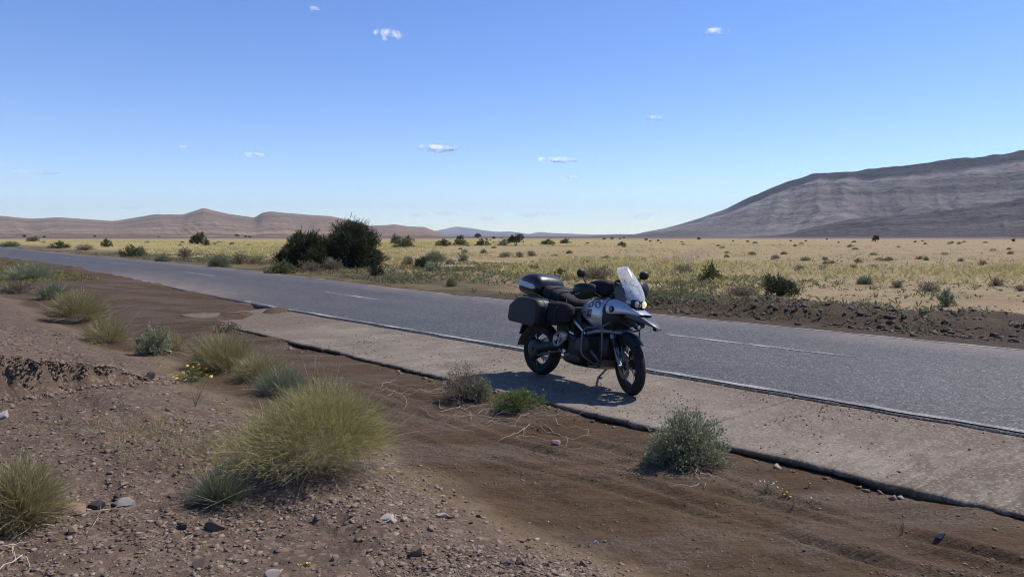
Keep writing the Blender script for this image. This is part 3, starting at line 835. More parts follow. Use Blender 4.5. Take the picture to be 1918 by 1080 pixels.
# the loose stones that can be told apart
stone_meshes = []
def stone_mesh(seed, flat):
    """an angular broken stone: the hull of a few points"""
    g = rng(seed)
    bm = bmesh.new(); n = 15
    d = g.normal(0, 1, (n, 3)); d /= np.linalg.norm(d, axis=1)[:, None]
    d *= g.uniform(.8, 1.05, (n, 1)); d[:, 1] *= g.uniform(.55, .9); d[:, 2] = np.clip(d[:, 2] * 1.3, -.8, .8) * flat * 1.15
    d[:, 2] += d[:, 0] * g.normal(0, .12)
    vs_ = [bm.verts.new(p) for p in d]
    r = bmesh.ops.convex_hull(bm, input=vs_)
    bmesh.ops.delete(bm, geom=list({e for e in r['geom_interior'] + r['geom_unused'] if isinstance(e, bmesh.types.BMVert)}), context='VERTS')
    bmesh.ops.bevel(bm, geom=bm.edges[:], offset=0.05, segments=1, affect='EDGES')
    me = bpy.data.meshes.new('stone'); bm.to_mesh(me); bm.free(); me.materials.append(M_stone); return me
for k in range(9): stone_meshes.append(stone_mesh(400 + k, [.45, .3, .6][k % 3]))
gp = near_points(250, 330, lambda x, y: bank_w(x, y) * np.clip(.5 + .6 * fbm(x, y, 2, 331), .1, 1), r0=3.0, r1=10)
gs = rng(332)
for k in range(len(gp)):
    o = link('stone', stone_meshes[k % 9], None, ground)
    s = 0.016 + 0.026 * gs.uniform() ** 2
    o.location = (gp[k, 0], gp[k, 1], gp[k, 2] + s * .25); o.scale = (s, s, s); o.rotation_euler = (gs.normal(0, .25), gs.normal(0, .25), gs.uniform(0, 6.28))

def rock_mat(name, col): return simple_mat(name, col, 0.85, 0, .35, 28, .5, .25)
ROCKS = [  # px, py of the base, width in px, flatness, colour, label
    (180, 950, 36, .55, (0.060, 0.054, 0.053), 'dark smooth stone beside the dry grass at the left edge'),
    (235, 944, 38, .30, (0.192, 0.172, 0.156), 'flat grey stone lying right of the dark smooth stone'),
    (140, 958, 44, .45, (0.216, 0.140, 0.100), 'reddish flat stone beside the dry grass at the left edge'),
    (402, 990, 36, .55, (0.104, 0.084, 0.060), 'dark olive angular stone below the small blue green tuft'),
    (340, 990, 22, .6, (0.080, 0.066, 0.056), 'small dark stone left of the olive angular stone'),
    (728, 974, 34, .35, (0.336, 0.288, 0.252), 'pale flat stone at the edge of the stony bank'),
    (830, 968, 26, .4, (0.320, 0.276, 0.240), 'pale rounded stone at the border of the sandy wash'),
    (778, 1040, 28, .7, (0.104, 0.074, 0.059), 'dark brown block of stone near the bottom edge, left of a lone pair'),
    (972, 1056, 20, .8, (0.120, 0.084, 0.068), 'brown cube shaped stone at bottom centre, right of its flat neighbour'),
    (945, 1052, 20, .5, (0.200, 0.152, 0.124), 'flat brown stone at bottom centre beside the cube shaped one'),
    (375, 1060, 30, .6, (0.136, 0.098, 0.080), 'grey brown stone at the bottom edge below the olive angular stone'),
    (512, 1078, 34, .4, (0.288, 0.240, 0.204), 'pale flat stone cut by the bottom edge of the picture'),
    (8, 782, 22, .8, (0.336, 0.312, 0.288), 'pale grey rounded stone at the left edge under the eroded step'),
    (283, 706, 18, .7, (0.152, 0.116, 0.096), 'stone at the right end of the eroded step'),
    (318, 662, 16, .5, (0.304, 0.264, 0.232), 'pale stone at the foot of the grey leafy shrub'),
    (1762, 1003, 22, .4, (0.080, 0.070, 0.064), 'lone dark stone lying on the sand below the broken slab edge'),
    (1042, 832, 18, .6, (0.264, 0.204, 0.160), 'small pale clod on the brown sand below the motorcycle'),
    (1116, 1016, 9, .8, (0.496, 0.464, 0.432), 'tiny white pebble on the sand at bottom centre'),
]
for k, (px, py, w, fl, col, lab) in enumerate(ROCKS):
    x, y, z = ground_at(px, py)
    me = stone_mesh(500 + k, fl); me.materials.clear(); me.materials.append(rock_mat('stone_tone', col))
    o = link('rock', me)
    s = w / 1.5 * math.hypot(y, 0.2) / FPX
    o.location = (x, y, z + s * fl * .35); o.scale = (s, s, s); o.rotation_euler = (0.08, -.06, rng(600 + k).uniform(-.5, .5))
    tag(o, lab, 'stone')
# ------------------------------------------------------------------ the motorcycle
FRONT = Vector((1.2983, 7.9074, 0)); REAR = Vector((0.3509, 9.1432, 0))
fwd = (FRONT - REAR).normalized(); lft = Vector((-fwd.y, fwd.x, 0))
LEAN = R(8.0)
Lv = lft * math.cos(LEAN) - Vector((0, 0, 1)) * math.sin(LEAN)
Uv = Vector((0, 0, 1)) * math.cos(LEAN) + lft * math.sin(LEAN)
midp = (FRONT + REAR) / 2
BIKE = Matrix(((fwd.x, Lv.x, Uv.x, midp.x), (fwd.y, Lv.y, Uv.y, midp.y), (fwd.z, Lv.z, Uv.z, midp.z + 0.012), (0, 0, 0, 1)))
bike = empty('motorcycle'); bike.matrix_world = BIKE
tag(bike, 'silver and black touring motorcycle with luggage cases leaning on its side stand', 'motorcycle')

# paints and metals
B_silver = simple_mat('silver_paint', (.42, .45, .49), .30, .55, .06, 40, 0, .5, .5)
B_black = simple_mat('black_plastic', (.012, .012, .014), .5, 0, .3, 60, .12, .35)
B_case = simple_mat('black_case_shell', (.010, .010, .012), .48, 0, .25, 25, .06, .35)
B_gloss = simple_mat('satin_black_lid', (.011, .011, .014), .34, 0, .15, 20, .04, .4, .12)
B_matt = simple_mat('matt_black_metal', (.020, .019, .019), .6, .2, .35, 50, .1)
B_engine = simple_mat('dusty_dark_engine_metal', (.045, .043, .042), .55, .6, .4, 35, .2)
B_alloy = simple_mat('cast_alloy', (.34, .345, .36), .42, .85, .25, 45, .1)
B_steel = simple_mat('bright_steel', (.52, .53, .56), .25, .95, .12, 50)
B_bar = simple_mat('grey_crash_bar_steel', (.10, .10, .105), .42, .6, .25, 40)
B_fork = simple_mat('grey_blue_fork_alloy', (.22, .235, .27), .38, .7, .15, 40)
B_rubber = simple_mat('tyre_rubber', (.017, .016, .016), .82, 0, .4, 60, .3, .3)
B_disc = simple_mat('brake_disc_steel', (.30, .29, .28), .35, .9, .2, 60)
B_fabric = simple_mat('black_nylon_fabric', (.020, .019, .022), .85, 0, .4, 90, .5, .3)
B_seat = simple_mat('black_seat_vinyl', (.018, .017, .018), .55, 0, .3, 70, .2)
B_grey = simple_mat('dark_grey_beak_plastic', (.045, .046, .052), .38, 0, .2, 40)
B_strip = simple_mat('pale_reflective_strip', (.40, .43, .50), .4, .2, .12, 50)
B_plate = simple_mat('bash_plate_alloy', (.16, .155, .15), .5, .7, .35, 30, .2)
B_navy = simple_mat('navy_lettering', (.016, .016, .045), .4, 0, .1, 50)
B_wine = simple_mat('dark_red_marking', (.075, .018, .04), .4, 0, .1, 50)
B_white = simple_mat('white_enamel', (.78, .79, .80), .35, 0, .05, 50)
B_blue = simple_mat('blue_enamel', (.03, .12, .42), .35, 0, .05, 50)
B_lens = simple_mat('clear_lamp_lens', (.42, .45, .47), .12, .55, .2, 25, 0, .6, .5)
B_amber = simple_mat('smoked_indicator_lens', (.16, .15, .16), .25, .1, .1, 30)
B_red = simple_mat('red_tail_lens', (.25, .01, .01), .25, 0, .1, 30)

def glass_mat():
    m, nt, b = new_mat('clear_windscreen'); N = NT(nt)
    tc = N.n('ShaderNodeTexCoord').outputs['Object']
    b.inputs['Base Color'].default_value = (.93, .95, .97, 1)
    b.inputs['Roughness'].default_value = 0.12; b.inputs['IOR'].default_value = 1.3
    b.inputs['Transmission Weight'].default_value = 0.75
    N.l(N.ramp(N.noise(tc, 14, 5, .6), [(0.3, .04), (0.75, .18)]), b.inputs['Roughness'])
    return m
B_glass = glass_mat()

def lit_mat():
    m, nt, b = new_mat('lit_headlamp'); N = NT(nt)
    tc = N.n('ShaderNodeTexCoord').outputs['Object']
    b.inputs['Base Color'].default_value = (.8, .72, .45, 1); b.inputs['Roughness'].default_value = .15
    b.inputs['Emission Color'].default_value = (1.0, .80, .36, 1)
    N.l(N.ramp(N.noise(tc, 30, 2), [(0.35, .25), (0.65, 1.0)]), b.inputs['Emission Strength'])
    return m
B_lit = lit_mat()

class MB:
    """collects shapes for one mesh"""
    def __init__(s): s.bm = bmesh.new()
    def box(s, c, d, rot=(0, 0, 0), bev=0.0, seg=2, taper=None):
        r = bmesh.ops.create_cube(s.bm, size=1.0); vs_ = r['verts']
        for v in vs_:
            v.co = Vector((v.co.x * d[0], v.co.y * d[1], v.co.z * d[2]))
            if taper and v.co.z > 0: v.co.x *= taper[0]; v.co.y *= taper[1]
        if bev:
            es = list({e for v in vs_ for e in v.link_edges})
            r = bmesh.ops.bevel(s.bm, geom=es, offset=bev, segments=seg, affect='EDGES', profile=.5)
            vs_ = list({v for f in r['faces'] for v in f.verts} | {v for v in vs_ if v.is_valid})
        M = Matrix.Translation(c) @ (Matrix.Rotation(rot[2], 4, 'Z') @ Matrix.Rotation(rot[1], 4, 'Y') @ Matrix.Rotation(rot[0], 4, 'X'))
        done = set()
        for v in vs_:
            if v.is_valid and v not in done: v.co = M @ v.co; done.add(v)
        return s
    def tube(s, pts, r, n=8, closed=False, smooth_path=True, caps=True):
        P = [Vector(p) for p in pts]
        rs = [float(q) for q in r] if isinstance(r, (list, tuple)) else [float(r)] * len(P)
        if smooth_path and len(P) > 2:
            Q, q = [], []
            for i in range(len(P) - 1):
                p0 = P[max(i - 1, 0)]; p1 = P[i]; p2 = P[i + 1]; p3 = P[min(i + 2, len(P) - 1)]
                for t in (0.0, .25, .5, .75):
                    Q.append(0.5 * ((2 * p1) + (p2 - p0) * t + (2 * p0 - 5 * p1 + 4 * p2 - p3) * t * t + (3 * p1 - p0 - 3 * p2 + p3) * t ** 3))
                    q.append(rs[i] + (rs[i + 1] - rs[i]) * t)
            Q.append(P[-1]); q.append(rs[-1]); P, rs = Q, q
        up = Vector((0, 0, 1)); prev = None; rings = []
        for i, p in enumerate(P):
            d = (P[min(i + 1, len(P) - 1)] - P[max(i - 1, 0)]).normalized()
            if prev is None:
                a = d.cross(up if abs(d.z) < .9 else Vector((1, 0, 0))).normalized()
            else: a = (prev - d * prev.dot(d)).normalized()
            prev = a; b = d.cross(a)
            rings.append([s.bm.verts.new(p + rs[i] * (math.cos(2 * math.pi * k / n) * a + math.sin(2 * math.pi * k / n) * b)) for k in range(n)])
        for i in range(len(rings) - 1):
            for k in range(n): s.bm.faces.new((rings[i][k], rings[i][(k + 1) % n], rings[i + 1][(k + 1) % n], rings[i + 1][k]))
        if caps:
            s.bm.faces.new(rings[0][::-1]); s.bm.faces.new(rings[-1])
        return s
    def lathe(s, prof, c, axis='Y', n=32, start=0.0, end=2 * math.pi, M=None):
        """prof: (radius, offset along the axis)"""
        full = abs(end - start - 2 * math.pi) < 1e-6
        rings = []
        for k in range(n if full else n + 1):
            a = start + (end - start) * k / n
            ring = []
            for r, h in prof:
                if axis == 'Y': p = Vector((r * math.cos(a), h, r * math.sin(a)))
                elif axis == 'X': p = Vector((h, r * math.cos(a), r * math.sin(a)))
                else: p = Vector((r * math.cos(a), r * math.sin(a), h))
                if M is not None: p = M @ p
                ring.append(s.bm.verts.new(p + Vector(c)))
            rings.append(ring)
        m = len(rings)
        for k in range(m if full else m - 1):
            A, B = rings[k], rings[(k + 1) % m]
            for i in range(len(prof) - 1):
                try: s.bm.faces.new((A[i], A[i + 1], B[i + 1], B[i]))
                except ValueError: pass
        return s
    def loft(s, rings, cap=True):
        R_ = [[s.bm.verts.new(p) for p in ring] for ring in rings]
        n = len(R_[0])
        for i in range(len(R_) - 1):
            for k in range(n): s.bm.faces.new((R_[i][k], R_[i][(k + 1) % n], R_[i + 1][(k + 1) % n], R_[i + 1][k]))
        if cap: s.bm.faces.new(R_[0][::-1]); s.bm.faces.new(R_[-1])
        return s
    def slab(s, outline, y0, y1, y_edge=None):
        """an (x, z) outline given thickness from y0 to y1"""
        a = [s.bm.verts.new((x, y0, z)) for x, z in outline]; b = [s.bm.verts.new((x, y1, z)) for x, z in outline]
        n = len(a)
        for k in range(n): s.bm.faces.new((a[k], a[(k + 1) % n], b[(k + 1) % n], b[k]))
        s.bm.faces.new(a[::-1]); s.bm.faces.new(b)
        return s
    def sheet(s, grid, thick, direction=None):
        """grid of points [i][j] -> a curved panel with thickness along its normals"""
        G = [[Vector(p) for p in row] for row in grid]; ni, nj = len(G), len(G[0])
        def nrm(i, j):
            du = G[min(i + 1, ni - 1)][j] - G[max(i - 1, 0)][j]; dv = G[i][min(j + 1, nj - 1)] - G[i][max(j - 1, 0)]
            q = du.cross(dv); return q.normalized() if q.length > 1e-9 else Vector((0, 0, 1))
        A = [[s.bm.verts.new(G[i][j]) for j in range(nj)] for i in range(ni)]
        B = [[s.bm.verts.new(G[i][j] - nrm(i, j) * thick) for j in range(nj)] for i in range(ni)]
        for i in range(ni - 1):
            for j in range(nj - 1):
                s.bm.faces.new((A[i][j], A[i + 1][j], A[i + 1][j + 1], A[i][j + 1])); s.bm.faces.new((B[i][j], B[i][j + 1], B[i + 1][j + 1], B[i + 1][j]))
        for i in range(ni - 1):
            s.bm.faces.new((A[i][0], B[i][0], B[i + 1][0], A[i + 1][0])); s.bm.faces.new((A[i][-1], A[i + 1][-1], B[i + 1][-1], B[i][-1]))
        for j in range(nj - 1):
            s.bm.faces.new((A[0][j], A[0][j + 1], B[0][j + 1], B[0][j])); s.bm.faces.new((A[-1][j], B[-1][j], B[-1][j + 1], A[-1][j + 1]))
        return s
    def xf(s, M):
        bmesh.ops.transform(s.bm, matrix=M, verts=s.bm.verts[:]); return s
    def mirror(s):
        g = bmesh.ops.duplicate(s.bm, geom=s.bm.verts[:] + s.bm.edges[:] + s.bm.faces[:])
        nv = [e for e in g['geom'] if isinstance(e, bmesh.types.BMVert)]
        for v in nv: v.co.y *= -1
        bmesh.ops.reverse_faces(s.bm, faces=[e for e in g['geom'] if isinstance(e, bmesh.types.BMFace)]); return s
    def flipy(s):
        for v in s.bm.verts: v.co.y *= -1
        bmesh.ops.reverse_faces(s.bm, faces=s.bm.faces[:]); return s
    def build(s, name, m, parent=None, smooth=True, sub=0, angle=40, bevel=0.0):
        bmesh.ops.recalc_face_normals(s.bm, faces=s.bm.faces[:])
        me = bpy.data.meshes.new(name); s.bm.to_mesh(me); s.bm.free()
        o = link(name, me, m, parent if parent is not None else bike)
        if bevel:
            md = o.modifiers.new('bevel', 'BEVEL'); md.width = bevel; md.segments = 2; md.limit_method = 'ANGLE'; md.angle_limit = R(35)
        if sub:
            md = o.modifiers.new('sub', 'SUBSURF'); md.levels = sub; md.render_levels = sub
        if smooth:
            me.polygons.foreach_set('use_smooth', np.ones(len(me.polygons), dtype=bool))
            if not sub:
                try: me.set_sharp_from_angle(angle=R(angle))
                except Exception: pass
        return o

def ring_se(x, cy, cz, hw, hh, n=16, e=2.6, tilt=0.0):
    """a superellipse ring in the y-z plane at x"""
    out = []
    for k in range(n):
        a = 2 * math.pi * (k + .5) / n; c, q = math.cos(a), math.sin(a)
        y = hw * math.copysign(abs(c) ** (2 / e), c); z = hh * math.copysign(abs(q) ** (2 / e), q)
        out.append((x + tilt * z, cy + y, cz + z))
    return out

XF, XR, RF, RR_ = .742, -.7786, .33, .32
# steering: the front end is turned towards the camera side
AX = Vector((-.438, 0, .899)).normalized(); AP = Vector((.40, 0, .90))
STEER = Matrix.Translation(AP) @ Matrix.Rotation(R(-25), 4, AX) @ Matrix.Translation(-AP)

def wheel(name, cx, r, rim_r, tw, front):
    root = empty(name); root.parent = bike
    X = STEER if front else Matrix.Identity(4)
    c = (cx, 0, r)
    sec = []
    for k in range(13):
        a = math.pi * (k / 12) - math.pi / 2
        sec.append((rim_r + (r - rim_r) * (0.38 + 0.62 * math.cos(a) ** .75 if math.cos(a) > 0 else .38), tw / 2 * math.sin(a) * (1.0 if abs(math.sin(a)) < .98 else .88)))
    sec = [(rim_r - .004, -tw * .36)] + sec + [(rim_r - .004, tw * .36)]
    t = MB().lathe(sec, c, n=64)
    for k in range(44):                                    # tread blocks
        a = 2 * math.pi * k / 44
        for sy, rr, tl in ((-.30, r - .004, .5), (.30, r - .004, -.5), (0.0, r + .001, 0)):
            aa = a + (0.07 if sy == 0 else 0)
            q = MB(); q.box((0, 0, 0), (.032, tw * .26, .010), bev=.002, seg=1)
            M = Matrix.Translation(Vector(c)) @ Matrix.Rotation(-aa, 4, 'Y') @ Matrix.Translation((0, sy * tw, rr - (.012 if sy else 0))) @ Matrix.Rotation(tl * (1 if sy < 0 else 1), 4, 'X')
            q.xf(M); me = bpy.data.meshes.new('t'); q.bm.to_mesh(me); q.bm.free(); t.bm.from_mesh(me); bpy.data.meshes.remove(me)
    t.xf(X).build('tyre', B_rubber, root, angle=30)
    rim = MB().lathe([(rim_r - .002, -tw * .37), (rim_r + .010, -tw * .36), (rim_r + .008, -tw * .30), (rim_r - .018, -tw * .22), (rim_r - .026, 0), (rim_r - .018, tw * .22), (rim_r + .008, tw * .30), (rim_r + .010, tw * .36), (rim_r - .002, tw * .37),
        (rim_r - .024, tw * .24), (rim_r - .034, 0), (rim_r - .024, -tw * .24), (rim_r - .002, -tw * .37)], c, n=48)
    rim.xf(X).build('rim', B_matt, root)
    hub = MB().lathe([(.0, -.075), (.030, -.075), (.032, -.06), (.060, -.058), (.060, -.045), (.034, -.035), (.034, .035), (.060, .045), (.060, .058), (.032, .06), (.030, .075), (.0, .075)], c, n=24)
    hub.xf(X).build('hub', B_engine, root)
    sp = MB()
    for k in range(32):
        a = 2 * math.pi * k / 32; side = 1 if k % 2 else -1; da = .42 * (1 if (k // 2) % 2 else -1)
        p0 = (cx + .056 * math.cos(a), side * .05, r + .056 * math.sin(a)); p1 = (cx + (rim_r - .012) * math.cos(a + da * .6), side * tw * .30, r + (rim_r - .012) * math.sin(a + da * .6))
        sp.tube([p0, p1], .0026, 5, smooth_path=False, caps=False)
    o = sp.xf(X).build('spokes', B_steel, root); o['kind'] = 'stuff'
    for sy in ((-.075, .075) if front else (.07,)):
        d = MB().lathe([(.095, sy - .002), (.152, sy - .002), (.152, sy + .002), (.095, sy + .002), (.095, sy - .002)], c, n=40)
        for k in range(6):
            a = k * math.pi / 3; d.box((cx + .075 * math.cos(a), sy, r + .075 * math.sin(a)), (.055, .004, .012), (0, -a, 0))
        d.xf(X).build('brake_disc', B_disc, root)
    return root
front_wheel = wheel('front_wheel', XF, RF, .2413, .112, True)
rear_wheel = wheel('rear_wheel', XR, RR_, .2159, .150, False)

# fork, brakes, fender
rk = Vector((-.438, 0, .899)).normalized()
for sy in (-.098, .098):
    ax = Vector((XF - .035, sy, RF + .0))
    fork = MB().tube([ax + rk * .20, ax + rk * .66], .021, 14, smooth_path=False).xf(STEER).build('fork_leg', B_matt)
    MB().tube([ax + rk * -.02 + Vector((.03, 0, 0)), ax + rk * .05, ax + rk * .16, ax + rk * .20], [.022, .027, .029, .029], 14).xf(STEER).build('fork_slider', B_fork, fork)
    MB().tube([ax + rk * .20, ax + rk * .31], .033, 14, smooth_path=False).xf(STEER).build('fork_sleeve', B_matt, fork)
    MB().tube([ax + rk * .31, ax + rk * .36], .036, 16, smooth_path=False).xf(STEER).build('fork_collar', B_fork, fork)
    MB().box((XF - .115, sy * .82, RF + .07), (.075, .05, .12), (0, .3, 0), .012).xf(STEER).build('brake_caliper', B_engine, fork)
MB().box((.54, 0, .83), (.10, .26, .05), (0, -.45, 0), .015).xf(STEER).build('fork_yoke', B_matt)
MB().box((.60, 0, .68), (.06, .24, .04), (0, -.45, 0), .012).xf(STEER).build('fork_brace', B_fork)
MB().tube([(XF, -.13, RF), (XF, .13, RF)], .014, 12, smooth_path=False).xf(STEER).build('front_axle', B_alloy)

fg = []
for i in range(19):
    a = R(42) + R(106) * i / 18
    rr = RF + .028 + (.02 if i < 3 else 0)
    row = []
    for j in range(9):
        v = (j - 4) / 4
        w = .085 * (1 if 3 < i < 16 else .72)
        row.append((XF + (rr - .035 * v * v) * math.cos(a), w * v, RF + (rr - .035 * v * v) * math.sin(a)))
    fg.append(row)
MB().sheet(fg, .004).xf(STEER).build('front_fender', B_black)

# engine, cylinders, bash plate
eng = MB()
eng.loft([ring_se(-.22, 0, .47, .10, .13), ring_se(-.14, 0, .45, .15, .17), ring_se(.05, 0, .45, .165, .18), ring_se(.28, 0, .46, .165, .18), ring_se(.40, 0, .47, .14, .16), ring_se(.45, 0, .48, .10, .12)])
eng.lathe([(.0, .455), (.10, .455), (.115, .44), (.115, .36)], (0, 0, .52), 'X', 28)
eng.build('engine_block', B_engine)
for sy in (-1, 1):
    cyl = MB()
    for k in range(7):
        cyl.box((.27, sy * (.165 + .018 * k), .475), (.17, .008, .17), (.0, 0, 0), .012, 1)
    cyl.box((.27, sy * .235, .475), (.12, .16, .12), bev=.02)
    cy = cyl.build('cylinder', B_engine)
    h = MB().loft([[(p[0], sy * y, p[2]) for p in [(.27 + .10 * s_ * math.cos(q) * abs(math.cos(q)) ** -.3 if abs(math.cos(q)) > 1e-6 else .27, 0, .475 + .10 * s_ * math.sin(q) * (abs(math.sin(q)) ** -.3 if abs(math.sin(q)) > 1e-6 else 0)) for q in np.linspace(0, 2 * math.pi, 17)[:-1]]] for y, s_ in ((.285, .92), (.30, 1.0), (.335, .95), (.355, .78), (.362, .5))])
    h.build('cylinder_head', B_engine, cy)
    MB().tube([(.36, sy * .27, .43), (.45, sy * .26, .36), (.42, sy * .16, .27), (.2, sy * .10, .235)], .019, 10).build('exhaust_header', B_bar)
    MB().tube([(.19, sy * .25, .50), (.06, sy * .25, .53), (-.04, sy * .20, .56)], [.026, .03, .036], 10).build('intake_tube', B_matt)
bp = [[(x, y, z + .10 * abs(y) ** 1.5) for y in (-.15, -.10, -.04, .04, .10, .15)] for x, z in ((-.18, .235), (.0, .215), (.2, .213), (.34, .222), (.43, .26), (.47, .34))]
MB().sheet(bp, -.006).build('bash_plate', B_plate)
MB().box((-.10, 0, .30), (.30, .26, .12), bev=.03).build('gearbox', B_engine)
MB().tube([(.05, .16, .25), (-.3, .17, .24), (-.5, .19, .34), (-.62, .2, .42)], .032, 12).build('exhaust_pipe', B_bar)
MB().tube([(-.55, .20, .42), (-.62, .21, .44), (-1.0, .24, .53), (-1.04, .243, .54)], [.04, .062, .062, .045], 20).build('muffler', B_steel)

# telelever arm, frame tubes
arm = MB()
for sy in (-1, 1): arm.tube([(.16, sy * .17, .60), (.38, sy * .17, .655), (.58, sy * .09, .665), (.64, 0, .665)], [.022, .026, .026, .022], 12)
arm.build('front_suspension_arm', B_fork)
sp_ = MB()
for k in range(56):
    pass
spring = [(.47 + .045 * math.cos(k * .8) - .0016 * k, .045 * math.sin(k * .8), .62 + .005 * k) for k in range(60)]
MB().tube(spring, .007, 6, smooth_path=False).build('front_spring', B_matt)
for sy in (-1, 1):
    MB().tube([(-.17, sy * .17, .79), (.02, sy * .20, .70), (.18, sy * .20, .60)], .017, 10).build('frame_tube', B_steel)
    MB().tube([(-.95, sy * .14, .90), (-.55, sy * .14, .84), (-.22, sy * .15, .72), (-.16, sy * .14, .52)], .014, 10).build('subframe_tube', B_matt)
    MB().tube([(-.30, sy * .15, .74), (-.55, sy * .25, .70), (-.90, sy * .27, .72), (-.97, sy * .24, .80), (-.90, sy * .2, .93), (-.5, sy * .2, .95)], .009, 8).build('luggage_rack_tube', B_alloy)
    # cast peg plate with ribs
    pp = MB()
    y = sy * .185
    pp.tube([(-.14, y, .56), (-.20, y, .48), (-.30, y, .40)], .016, 8); pp.tube([(-.14, y, .56), (-.26, y, .58), (-.37, y, .52)], .016, 8)
    pp.tube([(-.37, y, .52), (-.36, y, .44), (-.30, y, .40)], .015, 8); pp.tube([(-.26, y, .58), (-.28, y, .48), (-.30, y, .40)], .012, 8); pp.tube([(-.37, y, .52), (-.28, y, .49), (-.19, y, .49)], .011, 8)
    pp.lathe([(.0, -.012), (.03, -.012), (.034, 0), (.03, .012), (.0, .012)], (-.33, y, .50), 'Y', 16)
    pp.box((-.20, y - sy * .01, .545), (.12, .04, .10), (0, .3, 0), .015)
    pp.build('peg_plate', B_alloy)
    MB().tube([(-.22, sy * .19, .40), (-.22, sy * .29, .40)], .013, 8, smooth_path=False).build('footpeg', B_matt)
    MB().tube([(-.40, sy * .20, .52), (-.42, sy * .30, .54)], .012, 8, smooth_path=False).build('pillion_peg', B_matt)
MB().tube([(-.20, -.24, .38), (-.08, -.25, .33), (0, -.25, .35)], .008, 6).build('brake_pedal', B_alloy)
MB().tube([(-.06, -.215, .60), (.02, -.22, .575)], [.022, .016], 10).build('throttle_cover', B_steel)

# shaft drive, swing arm, torque arm, shock
MB().tube([(-.24, -.10, .44), (-.42, -.115, .41), (-.60, -.12, .365), (-.70, -.115, .34)], [.065, .058, .06, .075], 18).build('shaft_housing', B_engine)
MB().lathe([(.0, -.165), (.07, -.165), (.105, -.155), (.125, -.13), (.125, -.09), (.10, -.07), (.0, -.07)], (XR, 0, RR_), 'Y', 28).build('final_drive', B_engine)
MB().tube([(-.68, -.15, .245), (-.5, -.145, .30), (-.26, -.14, .355)], .014, 10).build('torque_arm', B_bar)
MB().tube([(-.50, 0, .42), (-.36, 0, .80)], .04, 14, smooth_path=False).build('rear_shock', B_matt)
MB().tube([(XR, -.18, RR_), (XR, .14, RR_)], .02, 12, smooth_path=False).build('rear_axle', B_engine)
hg = []
for i in range(17):
    a = R(62) + R(118) * i / 16
    rr = RR_ + .04 + .05 * max(0, (i - 11) / 5)
    hg.append([(XR + (rr - .03 * v * v) * math.cos(a), .105 * v, RR_ + (rr - .03 * v * v) * math.sin(a)) for v in (-1, -.75, -.4, 0, .4, .75, 1)])
MB().sheet(hg, .005).build('rear_fender', B_black)
fl = [[(x, y, z) for y in (-.13, -.07, 0, .07, .13)] for x, z in ((-.86, .86), (-.97, .78), (-1.03, .66), (-1.08, .56), (-1.12, .47))]
MB().sheet(fl, .006).build('mudguard_tail', B_black)
MB().box((-1.135, 0, .60), (.006, .20, .16), (0, .25, 0)).build('number_plate', B_white)
MB().box((-1.06, 0, .80), (.05, .12, .07), (0, .3, 0), .015).build('tail_lamp', B_red)
for sy in (-1, 1): MB().box((-1.03, sy * .19, .76), (.07, .07, .045), bev=.018).build('rear_indicator', B_amber)
MB().box((-.28, 0, .68), (.34, .24, .26), bev=.05).build('battery_box', B_matt)

# tank
tank_rings = [ring_se(-.06, 0, .86, .10, .05, 20), ring_se(.02, 0, .865, .155, .095, 20, 2.8), ring_se(.12, 0, .865, .20, .135, 20, 3.0), ring_se(.24, 0, .855, .245, .19, 20, 2.8),
    ring_se(.36, 0, .85, .265, .205, 20, 2.7), ring_se(.42, 0, .855, .263, .20, 20, 2.7), ring_se(.445, 0, .86, .25, .19, 20, 2.7), ring_se(.452, 0, .865, .20, .15, 20, 2.4)]
tank = MB().loft(tank_rings).build('fuel_tank', B_silver, sub=1)
MB().lathe([(.0, .02), (.045, .02), (.05, .012), (.05, 0)], (.16, 0, 1.035), 'Z', 20).build('fuel_cap', B_matt, tank)
MB().loft([ring_se(-.02, 0, .74, .17, .06), ring_se(.08, 0, .69, .20, .05), ring_se(.42, 0, .66, .17, .045), ring_se(.52, 0, .70, .14, .05)]).build('tank_lower_panel', B_black)
MB().loft([ring_se(.43, 0, .84, .235, .17, 16, 3.2), ring_se(.50, 0, .84, .225, .16, 16, 3.2), ring_se(.56, 0, .86, .19, .13, 16, 3.0), ring_se(.60, 0, .87, .13, .09, 16, 2.6)]).build('tank_front_shroud', B_matt)
dg = bpy.context.evaluated_depsgraph_get(); dg.update()
ev = tank.evaluated_get(dg); tm = ev.to_mesh()
TBV = BVHTree.FromPolygons([v.co.copy() for v in tm.vertices], [tuple(p.vertices) for p in tm.polygons]); ev.to_mesh_clear()

def on_tank(o, lift=.002, side=-1):
    """lays a flat marking onto the side of the tank"""
    for v in o.data.vertices:
        hit = TBV.ray_cast(Vector((v.co.x, side * .6, v.co.z)), Vector((0, -side, 0)))
        if hit[0] is not None: v.co = hit[0] + Vector((0, side * (lift + v.co.y * .5), 0)) + hit[1] * 0.0005
def disc(cx, cz, r0, r1, a0=0, a1=2 * math.pi, n=28, y=0.0):
    b = MB(); k = n
    for i in range(k):
        q0 = a0 + (a1 - a0) * i / k; q1 = a0 + (a1 - a0) * (i + 1) / k
        pts = [(r0, q0), (r1, q0), (r1, q1), (r0, q1)]
        vs_ = [b.bm.verts.new((cx + r * math.cos(q), y, cz + r * math.sin(q))) for r, q in (pts if r0 > 0 else [(0, 0), (r1, q0), (r1, q1)])]
        b.bm.faces.new(vs_)
    bmesh.ops.remove_doubles(b.bm, verts=b.bm.verts[:], dist=1e-5)
    return b
EX, EZ = .375, .945
badge = disc(EX, EZ, .026, .037).build('badge', B_navy, tank); on_tank(badge, .004)
for k in range(4):
    q = disc(EX, EZ, 0, .026, k * math.pi / 2, (k + 1) * math.pi / 2, 8).build('badge_quarter', B_white if k % 2 else B_blue, tank); on_tank(q, .0045)
